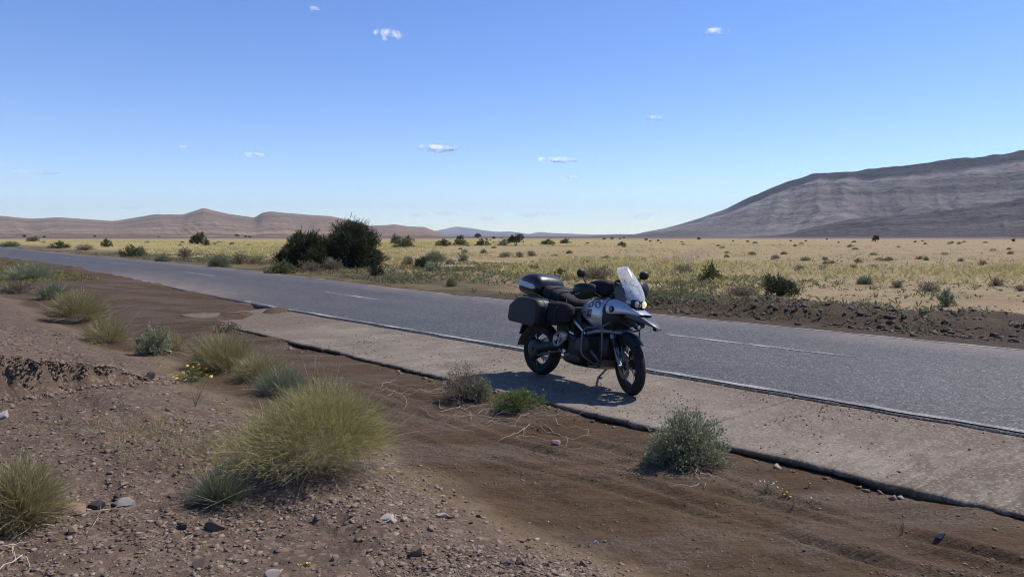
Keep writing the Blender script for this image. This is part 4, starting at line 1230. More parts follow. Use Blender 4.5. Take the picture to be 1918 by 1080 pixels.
rg = disc(EX, EZ, .037, .041).build('badge_rim', B_steel, tank); on_tank(rg, .0042)

def lettering(txt, size, M, m, name, subdiv=2):
    cu = bpy.data.curves.new('lettering', 'FONT'); cu.body = txt; cu.size = size; cu.align_x = 'CENTER'; cu.align_y = 'CENTER'; cu.offset = size * .012; cu.resolution_u = 4
    t = bpy.data.objects.new('lettering', cu); C.objects.link(t)
    d = bpy.context.evaluated_depsgraph_get(); d.update()
    me = bpy.data.meshes.new_from_object(t.evaluated_get(d)); bpy.data.objects.remove(t)
    b = bmesh.new(); b.from_mesh(me); bmesh.ops.transform(b, matrix=M, verts=b.verts[:])
    bmesh.ops.triangulate(b, faces=b.faces[:])
    for _ in range(subdiv): bmesh.ops.subdivide_edges(b, edges=[e for e in b.edges if e.calc_length() > .012], cuts=1)
    b.to_mesh(me); b.free(); me.materials.clear()
    return link(name, me, m, tank)
# model letters run down the rear of the tank side on a pale field, with a dark red block below
Rm = Matrix.Translation((.235, 0, .915)) @ Matrix(((0, 1, 0, 0), (0, 0, -1, 0), (-1, 0, 0, 0), (0, 0, 0, 1)))
gsl = lettering('GS', .125, Rm, B_navy, 'lettering'); on_tank(gsl, .003)
blk = MB()
for i in range(4):
    blk.bm.faces.new([blk.bm.verts.new(p) for p in ((.19 + .022 * i, 0, .80), (.19 + .022 * (i + 1), 0, .80), (.19 + .022 * (i + 1), 0, .838), (.19 + .022 * i, 0, .838))])
bo = blk.build('colour_block', B_wine, tank); on_tank(bo, .003)
bl2 = MB()
for i in range(3):
    bl2.bm.faces.new([bl2.bm.verts.new(p) for p in ((.085 + .022 * i, 0, .84), (.085 + .022 * (i + 1), 0, .84), (.085 + .022 * (i + 1), 0, .95), (.085 + .022 * i, 0, .95))])
bo = bl2.build('colour_block', B_navy, tank); on_tank(bo, .003)

# fairing, beak, lamps, windscreen
for sy in (-1, 1):
    g = [[(.50, sy * .225, 1.015), (.492, sy * .262, .94), (.51, sy * .25, .848)],
         [(.57, sy * .195, 1.04), (.57, sy * .238, .945), (.57, sy * .222, .855)],
         [(.64, sy * .165, 1.03), (.65, sy * .202, .94), (.65, sy * .19, .868)],
         [(.72, sy * .135, .99), (.73, sy * .165, .925), (.73, sy * .153, .876)],
         [(.80, sy * .118, .932), (.81, sy * .125, .90), (.80, sy * .118, .872)],
         [(.88, sy * .09, .902), (.89, sy * .094, .88), (.88, sy * .09, .862)]]
    MB().sheet(g, .006 * sy).build('fairing_panel', B_silver, sub=1)
    MB().lathe([(.0, .016), (.014, .015), (.024, .006), (.026, 0), (.026, -.03)], (.565, sy * .236, .915), 'Y', 20, M=Matrix.Scale(sy, 4)).build('front_indicator', B_amber)
    # dark recess round the indicator
    MB().lathe([(.026, .005), (.036, .004), (.038, -.02)], (.565, sy * .231, .915), 'Y', 20, M=Matrix.Scale(sy, 4)).build('indicator_surround', B_black)
top = [[(.60, y, 1.0 - .4 * y * y) for y in (-.17, -.09, 0, .09, .17)], [(.72, y, .965 - .5 * y * y) for y in (-.145, -.08, 0, .08, .145)], [(.82, y, .925 - .6 * y * y) for y in (-.115, -.06, 0, .06, .115)], [(.90, y, .892 - .7 * y * y) for y in (-.088, -.045, 0, .045, .088)]]
MB().sheet(top, .006).build('beak_cover', B_silver, sub=1)
bk = []
for x, hw, zt, dp in ((.70, .135, .945, .09), (.80, .115, .905, .075), (.90, .095, .868, .06), (.99, .07, .825, .045), (1.06, .042, .788, .028), (1.105, .012, .763, .012)):
    bk.append([(x, hw, zt - dp), (x, hw * .97, zt - .012), (x, hw * .55, zt - .004), (x, 0, zt - .012), (x, -hw * .55, zt - .004), (x, -hw * .97, zt - .012), (x, -hw, zt - dp), (x, -hw * .8, zt - dp * .8), (x, 0, zt - .022), (x, hw * .8, zt - dp * .8)])
MB().loft(bk).build('beak', B_grey, angle=25)
fil = MB(); fil.box((.74, 0, .80), (.16, .18, .10), (0, .3, 0), .03); fil.box((.66, 0, .88), (.10, .20, .12), bev=.03); fil.build('oil_cooler', B_matt)

cow = []
for z, x0, hw, dep in ((.955, .79, .10, .10), (1.0, .785, .145, .13), (1.06, .755, .150, .13), (1.12, .715, .140, .12), (1.17, .675, .118, .10), (1.20, .645, .085, .06)):
    ring = []
    for k in range(13):
        v = (k - 6) / 6; ring.append((x0 - dep * v * v, hw * v, z))
    for k in range(5):
        v = 1 - k * .5; ring.append((x0 - dep - .03, hw * .8 * v, z))
    cow.append(ring)
cowl = MB().loft(cow).build('headlamp_cowl', B_silver, sub=1)
for sy, rr, cx_, cz, m, nm in ((-.058, .038, .782, 1.0, B_lens, 'low_lamp'), (.058, .041, .780, 1.0, B_lit, 'lit_lamp')):
    lamp = MB().lathe([(.0, .014), (rr * .5, .012), (rr * .85, .006), (rr, .0)], (cx_, sy, cz), 'X', 28).build('headlight', m)
    lamp['label'] = 'lit yellow headlight' if m is B_lit else 'unlit clear headlight'
    MB().lathe([(rr, -.02), (rr, .004), (rr + .008, .006), (rr + .012, -.01), (rr + .012, -.05)], (cx_, sy, cz), 'X', 28).build('headlight_rim', B_black, lamp)
ws = []
for i in range(17):
    t = 1 - (1 - i / 16) ** 1.5
    x = .815 - .295 * t + .03 * math.sin(math.pi * t); z = 1.035 + .375 * t
    hw = float(np.interp(t, [0, .12, .4, .65, .80, .89, .95, .98, 1], [.095, .14, .152, .138, .116, .092, .064, .040, .012]))
    ws.append([(x - .085 * v * v * (1 + .3 * t), hw * v, z + (.0 if abs(v) < .8 else 0) - .02 * v * v * t) for v in np.linspace(-1, 1, 13)])
MB().sheet(ws, .004).build('windscreen', B_glass)
for sy in (-1, 1):
    for t_, in ((.25,), (.55,)):
        x = .815 - .345 * t_; z = 1.035 + .375 * t_
        MB().lathe([(.0, .008), (.008, .006), (.009, 0)], (x + .006 - .02, sy * .11, z), 'X', 10).build('screen_bolt', B_black)
    MB().sheet([[(.70, sy * .15, 1.02), (.68, sy * .155, 1.09), (.64, sy * .14, 1.16)], [(.60, sy * .16, 1.01), (.58, sy * .165, 1.10), (.55, sy * .15, 1.18)], [(.53, sy * .15, 1.03), (.52, sy * .155, 1.09), (.50, sy * .145, 1.15)]], .005 * sy).build('cowl_side', B_grey)
    MB().tube([(.84, sy * .13, .80), (.91, sy * .15, .755)], .01, 8, smooth_path=False).build('lamp_bracket', B_matt)
    al = MB().lathe([(.0, -.05), (.02, -.045), (.027, -.02), (.027, .010), (.0, .010)], (.92, sy * .15, .75), 'X', 18).build('auxiliary_lamp', B_black)
    MB().lathe([(.0, .018), (.014, .016), (.022, .011)], (.92, sy * .15, .75), 'X', 18).build('lamp_glass', B_lens, al)
dash = MB().box((.50, 0, 1.16), (.12, .24, .10), (0, .5, 0), .02); dash.lathe([(.0, .02), (.045, .02), (.05, 0)], (.46, -.055, 1.20), 'X', 18, M=Matrix.Scale(-1, 4)); dash.lathe([(.0, .02), (.045, .02), (.05, 0)], (.46, .055, 1.20), 'X', 18, M=Matrix.Scale(-1, 4))
dash.build('instrument_panel', B_black)

# handlebar with guards and mirrors, turned with the fork
MB().tube([(.21, -.43, 1.125), (.26, -.29, 1.15), (.36, -.13, 1.13), (.41, 0, 1.10), (.36, .13, 1.13), (.26, .29, 1.15), (.21, .43, 1.125)], .012, 10).xf(STEER).build('handlebar', B_matt)
MB().box((.44, 0, 1.06), (.08, .14, .06), bev=.015).xf(STEER).build('bar_clamp', B_engine)
for sy in (-1, 1):
    MB().tube([(.205, sy * .445, 1.123), (.245, sy * .33, 1.143)], .018, 12, smooth_path=False).xf(STEER).build('grip', B_rubber)
    MB().box((.265, sy * .29, 1.15), (.06, .06, .05), bev=.012).xf(STEER).build('switch_block', B_matt)
    MB().tube([(.30, sy * .29, 1.14), (.33, sy * .36, 1.13), (.30, sy * .43, 1.115)], .006, 6).xf(STEER).build('lever', B_alloy)
    gd = []
    for i, (x, y, z0, z1) in enumerate(((.15, .475, 1.09, 1.15), (.22, .49, 1.05, 1.185), (.30, .475, 1.02, 1.20), (.36, .43, 1.01, 1.205), (.40, .37, 1.02, 1.20), (.42, .30, 1.05, 1.18))):
        gd.append([(x - .02, sy * y, z0), (x + .012, sy * (y + .008), z0 + (z1 - z0) * .35), (x + .012, sy * (y + .006), z0 + (z1 - z0) * .7), (x - .02, sy * (y - .012), z1)])
    MB().sheet(gd, .005 * sy).xf(Matrix.Translation((0, .085, .035) if sy < 0 else (0, 0, 0))).xf(STEER).build('hand_guard', B_black, sub=1)
    MB().tube([(.275, sy * .27, 1.16), (.28, sy * .28, 1.22), (.265, -.315 if sy < 0 else .42, 1.31 if sy < 0 else 1.225)], .007, 8).xf(STEER).build('mirror_stem', B_matt)
    mi = MB().lathe([(.0, .028), (.028, .026), (.046, .013), (.053, -.004), (.050, -.012), (.0, -.010)], (0, 0, 0), 'X', 26)
    mi.xf(Matrix.Translation((.262, -.325 if sy < 0 else .45, 1.35 if sy < 0 else 1.262)) @ Matrix.Rotation(sy * -.2, 4, 'Z') @ Matrix.Diagonal((1, 1.12, .95, 1))).xf(STEER)
    mirror_ = mi.build('mirror', B_black)
    mg = MB().lathe([(.0, -.0005), (.046, -.0005)], (0, 0, 0), 'X', 26).xf(Matrix.Translation((.262 - .0135, -.325 if sy < 0 else .45, 1.35 if sy < 0 else 1.262)) @ Matrix.Rotation(sy * -.2, 4, 'Z') @ Matrix.Diagonal((1, 1.12, .95, 1))).xf(STEER).build('mirror_glass', B_steel, mirror_)
for pts in ([(.30, -.27, 1.14), (.42, -.22, 1.10), (.50, -.12, 1.02), (.52, -.10, .90)], [(.31, -.28, 1.16), (.46, -.24, 1.12), (.55, -.15, 1.05)], [(.32, .26, 1.14), (.45, .2, 1.10), (.52, .1, 1.0)], [(.55, -.09, .85), (.62, -.11, .70), (.66, -.12, .5), (.70, -.11, .42)]):
    MB().tube(pts, .005, 6).xf(STEER).build('cable', B_rubber)

# crash bars
for sy in (-1, .82):
    MB().tube([(.50, sy * .13, .80), (.57, sy * .22, .775), (.60, sy * .28, .76), (.565, sy * .33, .72), (.46, sy * .385, .69), (.37, sy * .38, .672), (.325, sy * .385, .62), (.325, sy * .385, .50), (.36, sy * .39, .38), (.42, sy * .28, .30), (.40, sy * .14, .265)], .0115, 12).build('crash_bar', B_bar)
    MB().tube([(.555, sy * .335, .715), (.575, sy * .33, .60), (.575, sy * .31, .45), (.53, sy * .26, .35), (.44, sy * .15, .28)], .010, 12).build('crash_bar', B_bar)

# seat, side panels, stand
MB().loft([ring_se(-.68, 0, .905, .11, .03), ring_se(-.55, 0, .905, .155, .05), ring_se(-.36, 0, .895, .17, .055), ring_se(-.25, 0, .865, .165, .05), ring_se(-.10, 0, .845, .15, .05), ring_se(.04, 0, .875, .11, .05), ring_se(.09, 0, .92, .07, .04)]).build('seat', B_seat, sub=1)
for sy in (-1, 1):
    MB().sheet([[(-.55, sy * .165, .87), (-.50, sy * .172, .78), (-.36, sy * .165, .70)], [(-.25, sy * .178, .84), (-.22, sy * .188, .76), (-.18, sy * .182, .68)], [(.05, sy * .175, .84), (.06, sy * .195, .77), (.08, sy * .19, .70)]], .006 * sy).build('side_panel', B_black)
LS = BIKE.inverted() @ Vector((1.075, 8.93, .012))
MB().tube([(.28, .13, .25), tuple(LS + Vector((0, 0, .01)))], [.014, .011], 10, smooth_path=False).build('side_stand', B_matt)
MB().box(tuple(LS + Vector((.012, .01, .004))), (.075, .05, .010), (LEAN, 0, 0), .003, 1).build('stand_foot', B_matt)
MB().tube([(.30, .13, .25), tuple(Vector((.29, .14, .24)) * .5 + LS * .5 + Vector((.05, 0, -.01))), tuple(LS * .7 + Vector((.28, .13, .25)) * .3)], .004, 6).build('stand_spring', B_steel)

# cases
def pannier(sy):
    out = [(-.955, .665), (-.92, .628), (-.40, .605), (-.368, .64), (-.355, .855), (-.395, .92), (-.45, .942), (-.68, .955), (-.80, .938), (-.945, .835)]
    sec = []
    for y, k in ((.285, .985), (.295, 1.0), (.40, 1.0), (.44, .992), (.485, .95), (.505, .88)):
        cx_, cz = -.62, .785
        sec.append([(cx_ + (x - cx_) * k, sy * y, cz + (z - cz) * k) for x, z in out])
    p = MB().loft(sec).build('pannier', B_case, bevel=.014)
    MB().loft([[(-.62 + (x + .62) * 1.012, sy * y, .785 + (z - .785) * 1.014) for x, z in out] for y in (.372, .378, .386, .392)]).build('case_seam', B_black, p)
    MB().box((-.62, sy * .40, .957), (.12, .05, .018), bev=.006).build('case_latch', B_black, p)
    MB().tube([(-.72, sy * .36, .955), (-.70, sy * .36, .985), (-.54, sy * .36, .982), (-.52, sy * .36, .952)], .010, 8).build('case_handle', B_black, p)
    return p
for sy in (-1, 1): pannier(sy)
tc_r = []
for x, hw, zt, zb in ((-1.175, .12, 1.155, 1.03), (-1.16, .19, 1.195, 1.0), (-1.11, .232, 1.232, .985), (-1.0, .25, 1.262, .98), (-.90, .255, 1.272, .978), (-.82, .25, 1.258, .98), (-.755, .235, 1.225, .99), (-.715, .20, 1.175, 1.01), (-.70, .14, 1.12, 1.04)):
    tc_r.append(ring_se(x, 0, (zt + zb) / 2, hw, (zt - zb) / 2, 24, 3.4))
tcase = MB().loft(tc_r).build('top_case', B_gloss, sub=1)
st_ = []
for t in np.linspace(0, 1, 26):
    a = -math.pi * .5 + (t - .5) * 2.15 * math.pi * .80
    ex = 3.6; c_, s_ = math.cos(a - math.pi / 2 + math.pi), math.sin(a - math.pi / 2 + math.pi)
    st_.append(t)
band = []
side_pts = [(-.755, .240), (-.80, .249), (-.88, .2565), (-1.0, .2525), (-1.09, .240), (-1.145, .205), (-1.165, .14), (-1.178, .07), (-1.180, 0)]
full = [(x, -y) for x, y in side_pts] + [(x, y) for x, y in side_pts[::-1][1:]]
for x, y in full:
    tp = .032 if abs(x + .755) > .01 else .006; zc = 1.128 - .05 * max(0.0, (x + 1.05) / .30)
    band.append([(x - .004, y * 1.012, zc - tp), (x - .006, y * 1.018, zc), (x - .004, y * 1.012, zc + tp)])
MB().sheet(band, .003).build('reflective_band', B_strip, tcase)
seam = [[(x - .001, y * 1.006, 1.068), (x - .003, y * 1.010, 1.062), (x - .001, y * 1.006, 1.056)] for x, y in full]
MB().sheet(seam, .003).build('lid_seam', B_black, tcase)
MB().box((-.86, 0, .972), (.46, .34, .02), bev=.006).build('top_case_plate', B_matt)
MB().box((-1.185, 0, 1.06), (.02, .10, .05), bev=.008).build('top_case_lock', B_black, tcase)

# soft bags strapped on: things of their own
def bag(name, rings, label, straps, sub=1, m=B_fabric):
    r = empty(name); r.matrix_world = BIKE @ Matrix.Identity(4)
    tag(r, label, 'bag')
    MB().loft(rings).build('bag_body', m, r, sub=sub)
    for pts, rad in straps: MB().tube(pts, rad, 6).build('strap', B_black, r)
    return r
def sag(rings, seed, k=.008):
    g = rng(seed); return [[tuple(np.array(p) + g.normal(0, k, 3)) for p in r_] for r_ in rings]
bag('saddle_bag', sag([ring_se(-.60, -.24, .80, .06, .09), ring_se(-.56, -.25, .79, .09, .14), ring_se(-.40, -.255, .785, .105, .155), ring_se(-.22, -.25, .80, .10, .145), ring_se(-.10, -.235, .81, .08, .12), ring_se(-.05, -.22, .82, .05, .08)], 951),
    'black soft saddle bag hanging beside the motorcycle seat in front of the side case', [([(-.5, -.20, .94), (-.5, -.345, .86), (-.5, -.365, .74), (-.5, -.30, .64)], .009), ([(-.2, -.18, .94), (-.2, -.345, .86), (-.2, -.355, .76), (-.2, -.28, .66)], .009), ([(-.12, -.30, .88), (-.02, -.29, .85), (.05, -.25, .86)], .006)])
bag('saddle_bag', sag([ring_se(-.60, .24, .80, .06, .09), ring_se(-.40, .25, .79, .10, .15), ring_se(-.22, .25, .80, .09, .14), ring_se(-.06, .22, .82, .05, .08)], 952),
    'black soft saddle bag on the far side of the motorcycle seat', [([(-.4, .18, .94), (-.4, .35, .86), (-.4, .36, .74)], .009)])
bag('roll_bag', sag([ring_se(-.69, 0, 1.04, .19, .065), ring_se(-.62, 0, 1.045, .23, .09), ring_se(-.50, 0, 1.025, .25, .09), ring_se(-.40, 0, 1.015, .26, .085), ring_se(-.30, 0, .99, .25, .075), ring_se(-.20, 0, .955, .21, .055), ring_se(-.14, 0, .935, .15, .035)], 953),
    'black soft roll bag strapped across the motorcycle seat behind the rider place', [([(-.45, -.27, .94), (-.45, -.24, 1.08), (-.45, 0, 1.105), (-.45, .24, 1.08), (-.45, .27, .94)], .008), ([(-.30, -.26, .93), (-.30, -.22, 1.05), (-.30, 0, 1.07), (-.30, .22, 1.05), (-.30, .26, .93)], .008), ([(-.18, -.22, .93), (-.26, -.15, 1.03), (-.36, 0, 1.105), (-.44, .15, 1.10)], .006)])
bag('tank_bag', [ring_se(.03, 0, 1.10, .13, .05, 16, 4), ring_se(.06, 0, 1.12, .165, .085, 16, 4.5), ring_se(.20, 0, 1.145, .175, .10, 16, 4.5), ring_se(.35, 0, 1.15, .165, .095, 16, 4.5), ring_se(.41, 0, 1.14, .13, .07, 16, 4)],
    'black box shaped bag on top of the motorcycle fuel tank', [([(.08, -.168, 1.16), (.22, -.18, 1.19), (.38, -.165, 1.19)], .005), ([(.06, .168, 1.16), (.22, .18, 1.19), (.38, .165, 1.19)], .005)])
# ------------------------------------------------------------------ plants
def ribbons(P, W, side):
    """P (n,k,3) centre lines, W (n,k) half widths, side (n,3)"""
    n, k = P.shape[:2]
    V = np.stack([P - side[:, None] * W[..., None], P + side[:, None] * W[..., None]], 2)
    b = (np.arange(n) * k * 2)[:, None] + (np.arange(k - 1) * 2)[None]
    F = np.stack([b, b + 1, b + 3, b + 2], -1).reshape(-1, 4)
    return V.reshape(-1, 3), F

def tubes(P, W):
    """three sided stems"""
    n, k = P.shape[:2]
    d = P[:, -1] - P[:, 0]; d /= np.linalg.norm(d, axis=1)[:, None] + 1e-9
    a = np.cross(d, np.array([.31, .87, .13])); a /= np.linalg.norm(a, axis=1)[:, None] + 1e-9
    b = np.cross(d, a)
    ring = np.stack([P + W[..., None] * (math.cos(q) * a + math.sin(q) * b)[:, None] for q in (0, 2.094, 4.189)], 2)
    base = (np.arange(n) * k * 3)[:, None] + (np.arange(k - 1) * 3)[None]
    F = np.concatenate([np.stack([base + i, base + (i + 1) % 3, base + 3 + (i + 1) % 3, base + 3 + i], -1).reshape(-1, 4) for i in range(3)])
    return ring.reshape(-1, 3), F

def unit(v): return v / (np.linalg.norm(v, axis=-1, keepdims=True) + 1e-9)

def strands(g, S, D, L, k=4, droop=0.15, jit=0.10, w=0.0016):
    n = len(S); t = np.linspace(0, 1, k)
    bend = g.normal(0, jit, (n, 3)); bend[:, 2] -= droop
    P = S[:, None] + D[:, None] * (L[:, None, None] * t[None, :, None]) + bend[:, None] * (L[:, None, None] * (t ** 2)[None, :, None])
    W = w * (1 - 0.75 * t)[None] * np.ones((n, 1))
    side = unit(np.cross(D, g.normal(0, 1, (n, 3))))
    return P, W, side

def dome_dirs(g, n, lo=-0.05):
    z = g.uniform(lo, 1, n); a = g.uniform(0, 2 * np.pi, n); r = np.sqrt(np.maximum(0, 1 - z * z))
    return np.stack([r * np.cos(a), r * np.sin(a), z], -1)

def join(parts):
    Vs, Fs, n = [], [], 0
    for V, F in parts: Vs.append(V); Fs.append(F + n); n += len(V)
    return np.concatenate(Vs), np.concatenate(Fs)

def tuft_meshes(seed, n, rx, h, w, up=0.5, lo=0.0, lump=0.18, droop=0.12, inner=(.25, .8), seg=(.22, .42), stalks=60, lift=0.0):
    """a rounded clump of thin stems, local size: radius rx, height h"""
    g = rng(seed)
    U = dome_dirs(g, n, lo)
    th = np.arctan2(U[:, 1], U[:, 0])
    Rr = 1 + lump * fbm(th * 1.3 + 3, U[:, 2] * 2.5, 3, seed) + g.normal(0, .05, n)
    lob = Rr[:, None] * U * np.array([rx, rx, h])
    f = g.uniform(inner[0], inner[1], n) ** 0.8
    m_ = 5; cen = g.normal(0, .20, (m_, 2)) * rx; cen[0] = 0; scl = g.uniform(.55, .9, m_); scl[0] = .88; hs_ = g.uniform(.6, 1.05, m_); hs_[0] = 1
    wh = g.choice(m_, n, p=np.array([.36, .16, .16, .16, .16]))
    lob = lob * np.stack([scl[wh], scl[wh], scl[wh] * .2 + hs_[wh] * .8], -1)
    cxy = np.stack([cen[wh, 0], cen[wh, 1], 0 * wh], -1)
    S = lob * f[:, None] + cxy; S[:, 2] = np.maximum(S[:, 2] * (1 - lift / h), .01) + lift * (1 - .5 * (f < .3))
    D = unit(U * np.array([1, 1, .8]) + np.array([0, 0, up]) + g.normal(0, .40, (n, 3)))
    L = (seg[0] + (seg[1] - seg[0]) * g.uniform(0, 1, n)) * (rx * .5 + h * .5)
    V, F = ribbons(*strands(g, S, D, L, 4, droop, .13, w))
    m1 = fast_mesh('foliage', V, F)
    U2 = dome_dirs(g, stalks, 0.1)
    S2 = U2 * np.array([rx * .10, rx * .10, 0]); D2 = unit(U2 * np.array([1, 1, .9]))
    V2, F2 = tubes(*[q for q in strands(g, S2, D2, g.uniform(.55, 1.25, stalks) ** 1.2 * (rx * .5 + h * .5), 5, .16, .22, w * 1.5)[:2]])
    m2 = fast_mesh('stalks', V2, F2)
    return m1, m2

def leafy_meshes(seed, nb, nl, rx, h, leaf, lump=0.2, lo=0.0, twig=0.003, aspect=0.4):
    """a branched shrub with small leaves"""
    g = rng(seed)
    U = dome_dirs(g, nb, lo); th = np.arctan2(U[:, 1], U[:, 0])
    Rr = 1 + lump * fbm(th * 1.7 + 1, U[:, 2] * 3, 3, seed + 1) + g.normal(0, .06, nb)
    E_ = U * np.array([rx, rx, h]) * Rr[:, None]
    S = np.stack([g.normal(0, rx * .08, nb), g.normal(0, rx * .08, nb), np.zeros(nb)], -1)
    k = 5; t = np.linspace(0, 1, k)
    mid = g.normal(0, .06, (nb, 3)) * rx; mid[:, 2] += .12 * h
    P = S[:, None] * (1 - t)[None, :, None] + E_[:, None] * t[None, :, None] + mid[:, None] * (4 * t * (1 - t))[None, :, None]
    P[:, :, 2] = np.maximum(P[:, :, 2], 0)
    V2, F2 = tubes(P, twig * (1 - .7 * t)[None] * np.ones((nb, 1)))
    m2 = fast_mesh('stems', V2, F2)
    b = g.integers(0, nb, nl); tt = g.beta(2.6, 1.1, nl)
    ip = tt * (k - 1); i0 = np.minimum(ip.astype(int), k - 2); fr = (ip - i0)[:, None]
    Q = P[b, i0] * (1 - fr) + P[b, i0 + 1] * fr + g.normal(0, .055, (nl, 3)) * np.array([rx, rx, h])
    Q[:, 2] = np.maximum(Q[:, 2], .02 * h)
    D = unit(U[b] + np.array([0, 0, .5]) + g.normal(0, .6, (nl, 3)))
    Pq, W, side = strands(g, Q, D, leaf * g.uniform(.6, 1.3, nl), 3, .1, .15, 1.0)
    W = leaf * aspect * .5 * np.array([.45, 1.0, .12])[None] * np.ones((nl, 1))
    V, F = ribbons(Pq, W, side)
    return fast_mesh('foliage', V, F), m2

M_tuft_yel = leaf_material('yellow_green_grass', [(.19, .175, .050), (.27, .245, .08), (.38, .335, .14), (.24, .23, .07), (.52, .45, .25), (.15, .125, .06)], .35)
M_tuft_dry = leaf_material('dry_olive_grass', [(0.169, 0.150, 0.060), (0.260, 0.227, 0.102), (0.364, 0.305, 0.162), (0.221, 0.208, 0.090), (0.468, 0.390, 0.228)], .3)
M_tuft_blue = leaf_material('blue_green_grass', [(0.111, 0.137, 0.078), (0.169, 0.202, 0.120), (0.260, 0.280, 0.168), (0.130, 0.163, 0.102), (0.364, 0.338, 0.192)], .3)
M_sage = leaf_material('grey_green_leaves', [(0.130, 0.150, 0.078), (0.221, 0.247, 0.138), (0.325, 0.351, 0.216), (0.169, 0.195, 0.102), (0.442, 0.455, 0.300)], .25)
M_green = leaf_material('fresh_green_leaves', [(0.072, 0.111, 0.030), (0.130, 0.176, 0.054), (0.182, 0.221, 0.078), (0.098, 0.130, 0.042)], .3)
M_twiggy = leaf_material('grey_brown_twigs', [(0.143, 0.114, 0.074), (0.221, 0.182, 0.120), (0.312, 0.260, 0.180), (0.195, 0.182, 0.102)], .15)
M_dark = leaf_material('dark_evergreen_needles', [(.026, .034, .016), (.046, .056, .026), (.075, .084, .042), (.034, .044, .020), (.11, .11, .06)], .25)
M_olive = leaf_material('olive_shrub_leaves', [(0.065, 0.081, 0.030), (0.111, 0.127, 0.048), (0.169, 0.182, 0.074), (0.091, 0.101, 0.041)], .25)
M_stalk = simple_mat('dry_grey_stems', (.16, .12, .085), .9, 0, .3, 20)
M_straw = simple_mat('pale_dead_stems', (.42, .345, .26), .9, 0, .25, 20)
M_bark = simple_mat('dark_brown_bark', (.055, .042, .032), .9, 0, .3, 12, .4)
M_yellow = simple_mat('yellow_petals', (.72, .46, .03), .6, 0, .2, 60)
M_white = simple_mat('whitish_petals', (.62, .58, .50), .6, 0, .15, 60)

def plant(name, meshes, mats, loc, size, label, cat, group=None, rz=0.0, names=('foliage', 'stalks')):
    r = empty(name, loc, rz, size)
    tag(r, label, cat, group)
    for me, m, nm in zip(meshes, mats, names): link(nm, me, m, r)
    return r

def spot(px, py, w, h):
    """base point, radius and height of a plant that covers w x h pixels and stands at px, py"""
    x, y, z = ground_at(px, py)
    k = y / FPX
    return (x, y, z - .01), w * k / 2, h * k

G_T = 'grass tufts along the near bank'
def near_tuft(px, py, w, h, n, m, label, seed, wd=.0016, **kw):
    loc, rx, hh = spot(px, py, w, h)
    loc = (loc[0], loc[1] + rx * .35, float(height(loc[0], loc[1] + rx * .35)) - .01)
    return plant('grass_tuft', tuft_meshes(seed, n, rx * 1.0, hh * .93, wd, **kw), (m, M_straw), loc, 1.0, label, 'grass', G_T)

near_tuft(592, 884, 335, 172, 20000, M_tuft_yel, 'largest yellow green grass tuft, round dome in the left foreground', 701, .0014, up=.30, lo=.05, inner=(.42, .98), seg=(.10, .22), droop=.25, stalks=260, lump=.26, lift=.10)
near_tuft(404, 945, 125, 90, 2200, M_tuft_blue, 'small blue green spiky tuft left of the largest grass dome', 702, .0015, up=.6, lo=.15, inner=(.05, .6), seg=(.4, .7))
near_tuft(22, 988, 190, 145, 6000, M_tuft_dry, 'dry olive grass tuft cut by the left edge near the bottom', 703, .0016, up=.5, lo=.0, inner=(.15, .8), seg=(.3, .5))
near_tuft(408, 692, 155, 72, 5200, M_tuft_dry, 'feathery dry grass tuft beside the yellow flowers', 704, .0022, up=.7, lo=.0, seg=(.3, .5))
near_tuft(482, 712, 125, 54, 3800, M_tuft_dry, 'low dry grass tuft right of the feathery one', 705, .0022, up=.6)
near_tuft(522, 738, 130, 52, 3600, M_tuft_blue, 'blue green grass tuft just behind the largest grass dome', 706, .0020, up=.7)
near_tuft(135, 606, 130, 62, 4600, M_tuft_dry, 'round olive grass dome with dark hollow underneath, upper left bank', 707, .0036, up=.4, lo=.08, lift=.08, inner=(.35, .92), seg=(.2, .36))
near_tuft(194, 640, 105, 52, 2600, M_tuft_dry, 'pale grass tuft between the olive dome and the grey leafy shrub', 708, .0030, up=.7)
near_tuft(322, 655, 46, 46, 1000, M_tuft_yel, 'narrow upright grass tuft growing from the grey leafy shrub', 709, .0026, up=.9)
near_tuft(24, 550, 64, 32, 1500, M_twiggy, 'low pinkish dry tuft at the left edge', 710, .0050, up=.8)
near_tuft(92, 560, 60, 42, 1500, M_tuft_blue, 'grey green tuft behind the round olive dome', 711, .0050, up=.7)
near_tuft(45, 524, 105, 34, 2200, M_sage, 'wide grey green shrub clump on the mound at the left edge', 712, .0065, up=.5)

def near_shrub(name, px, py, w, h, nb, nl, leaf, m, label, seed, mst=None, twig=.003, **kw):
    loc, rx, hh = spot(px, py, w, h)
    loc = (loc[0], loc[1] + rx * .3, float(height(loc[0], loc[1] + rx * .3)) - .01)
    return plant(name, leafy_meshes(seed, nb, nl, rx * .92, hh * .92, leaf, twig=twig, **kw), (m, mst or M_stalk), loc, 1.0, label, 'shrub', None, 0.0, ('foliage', 'stems'))

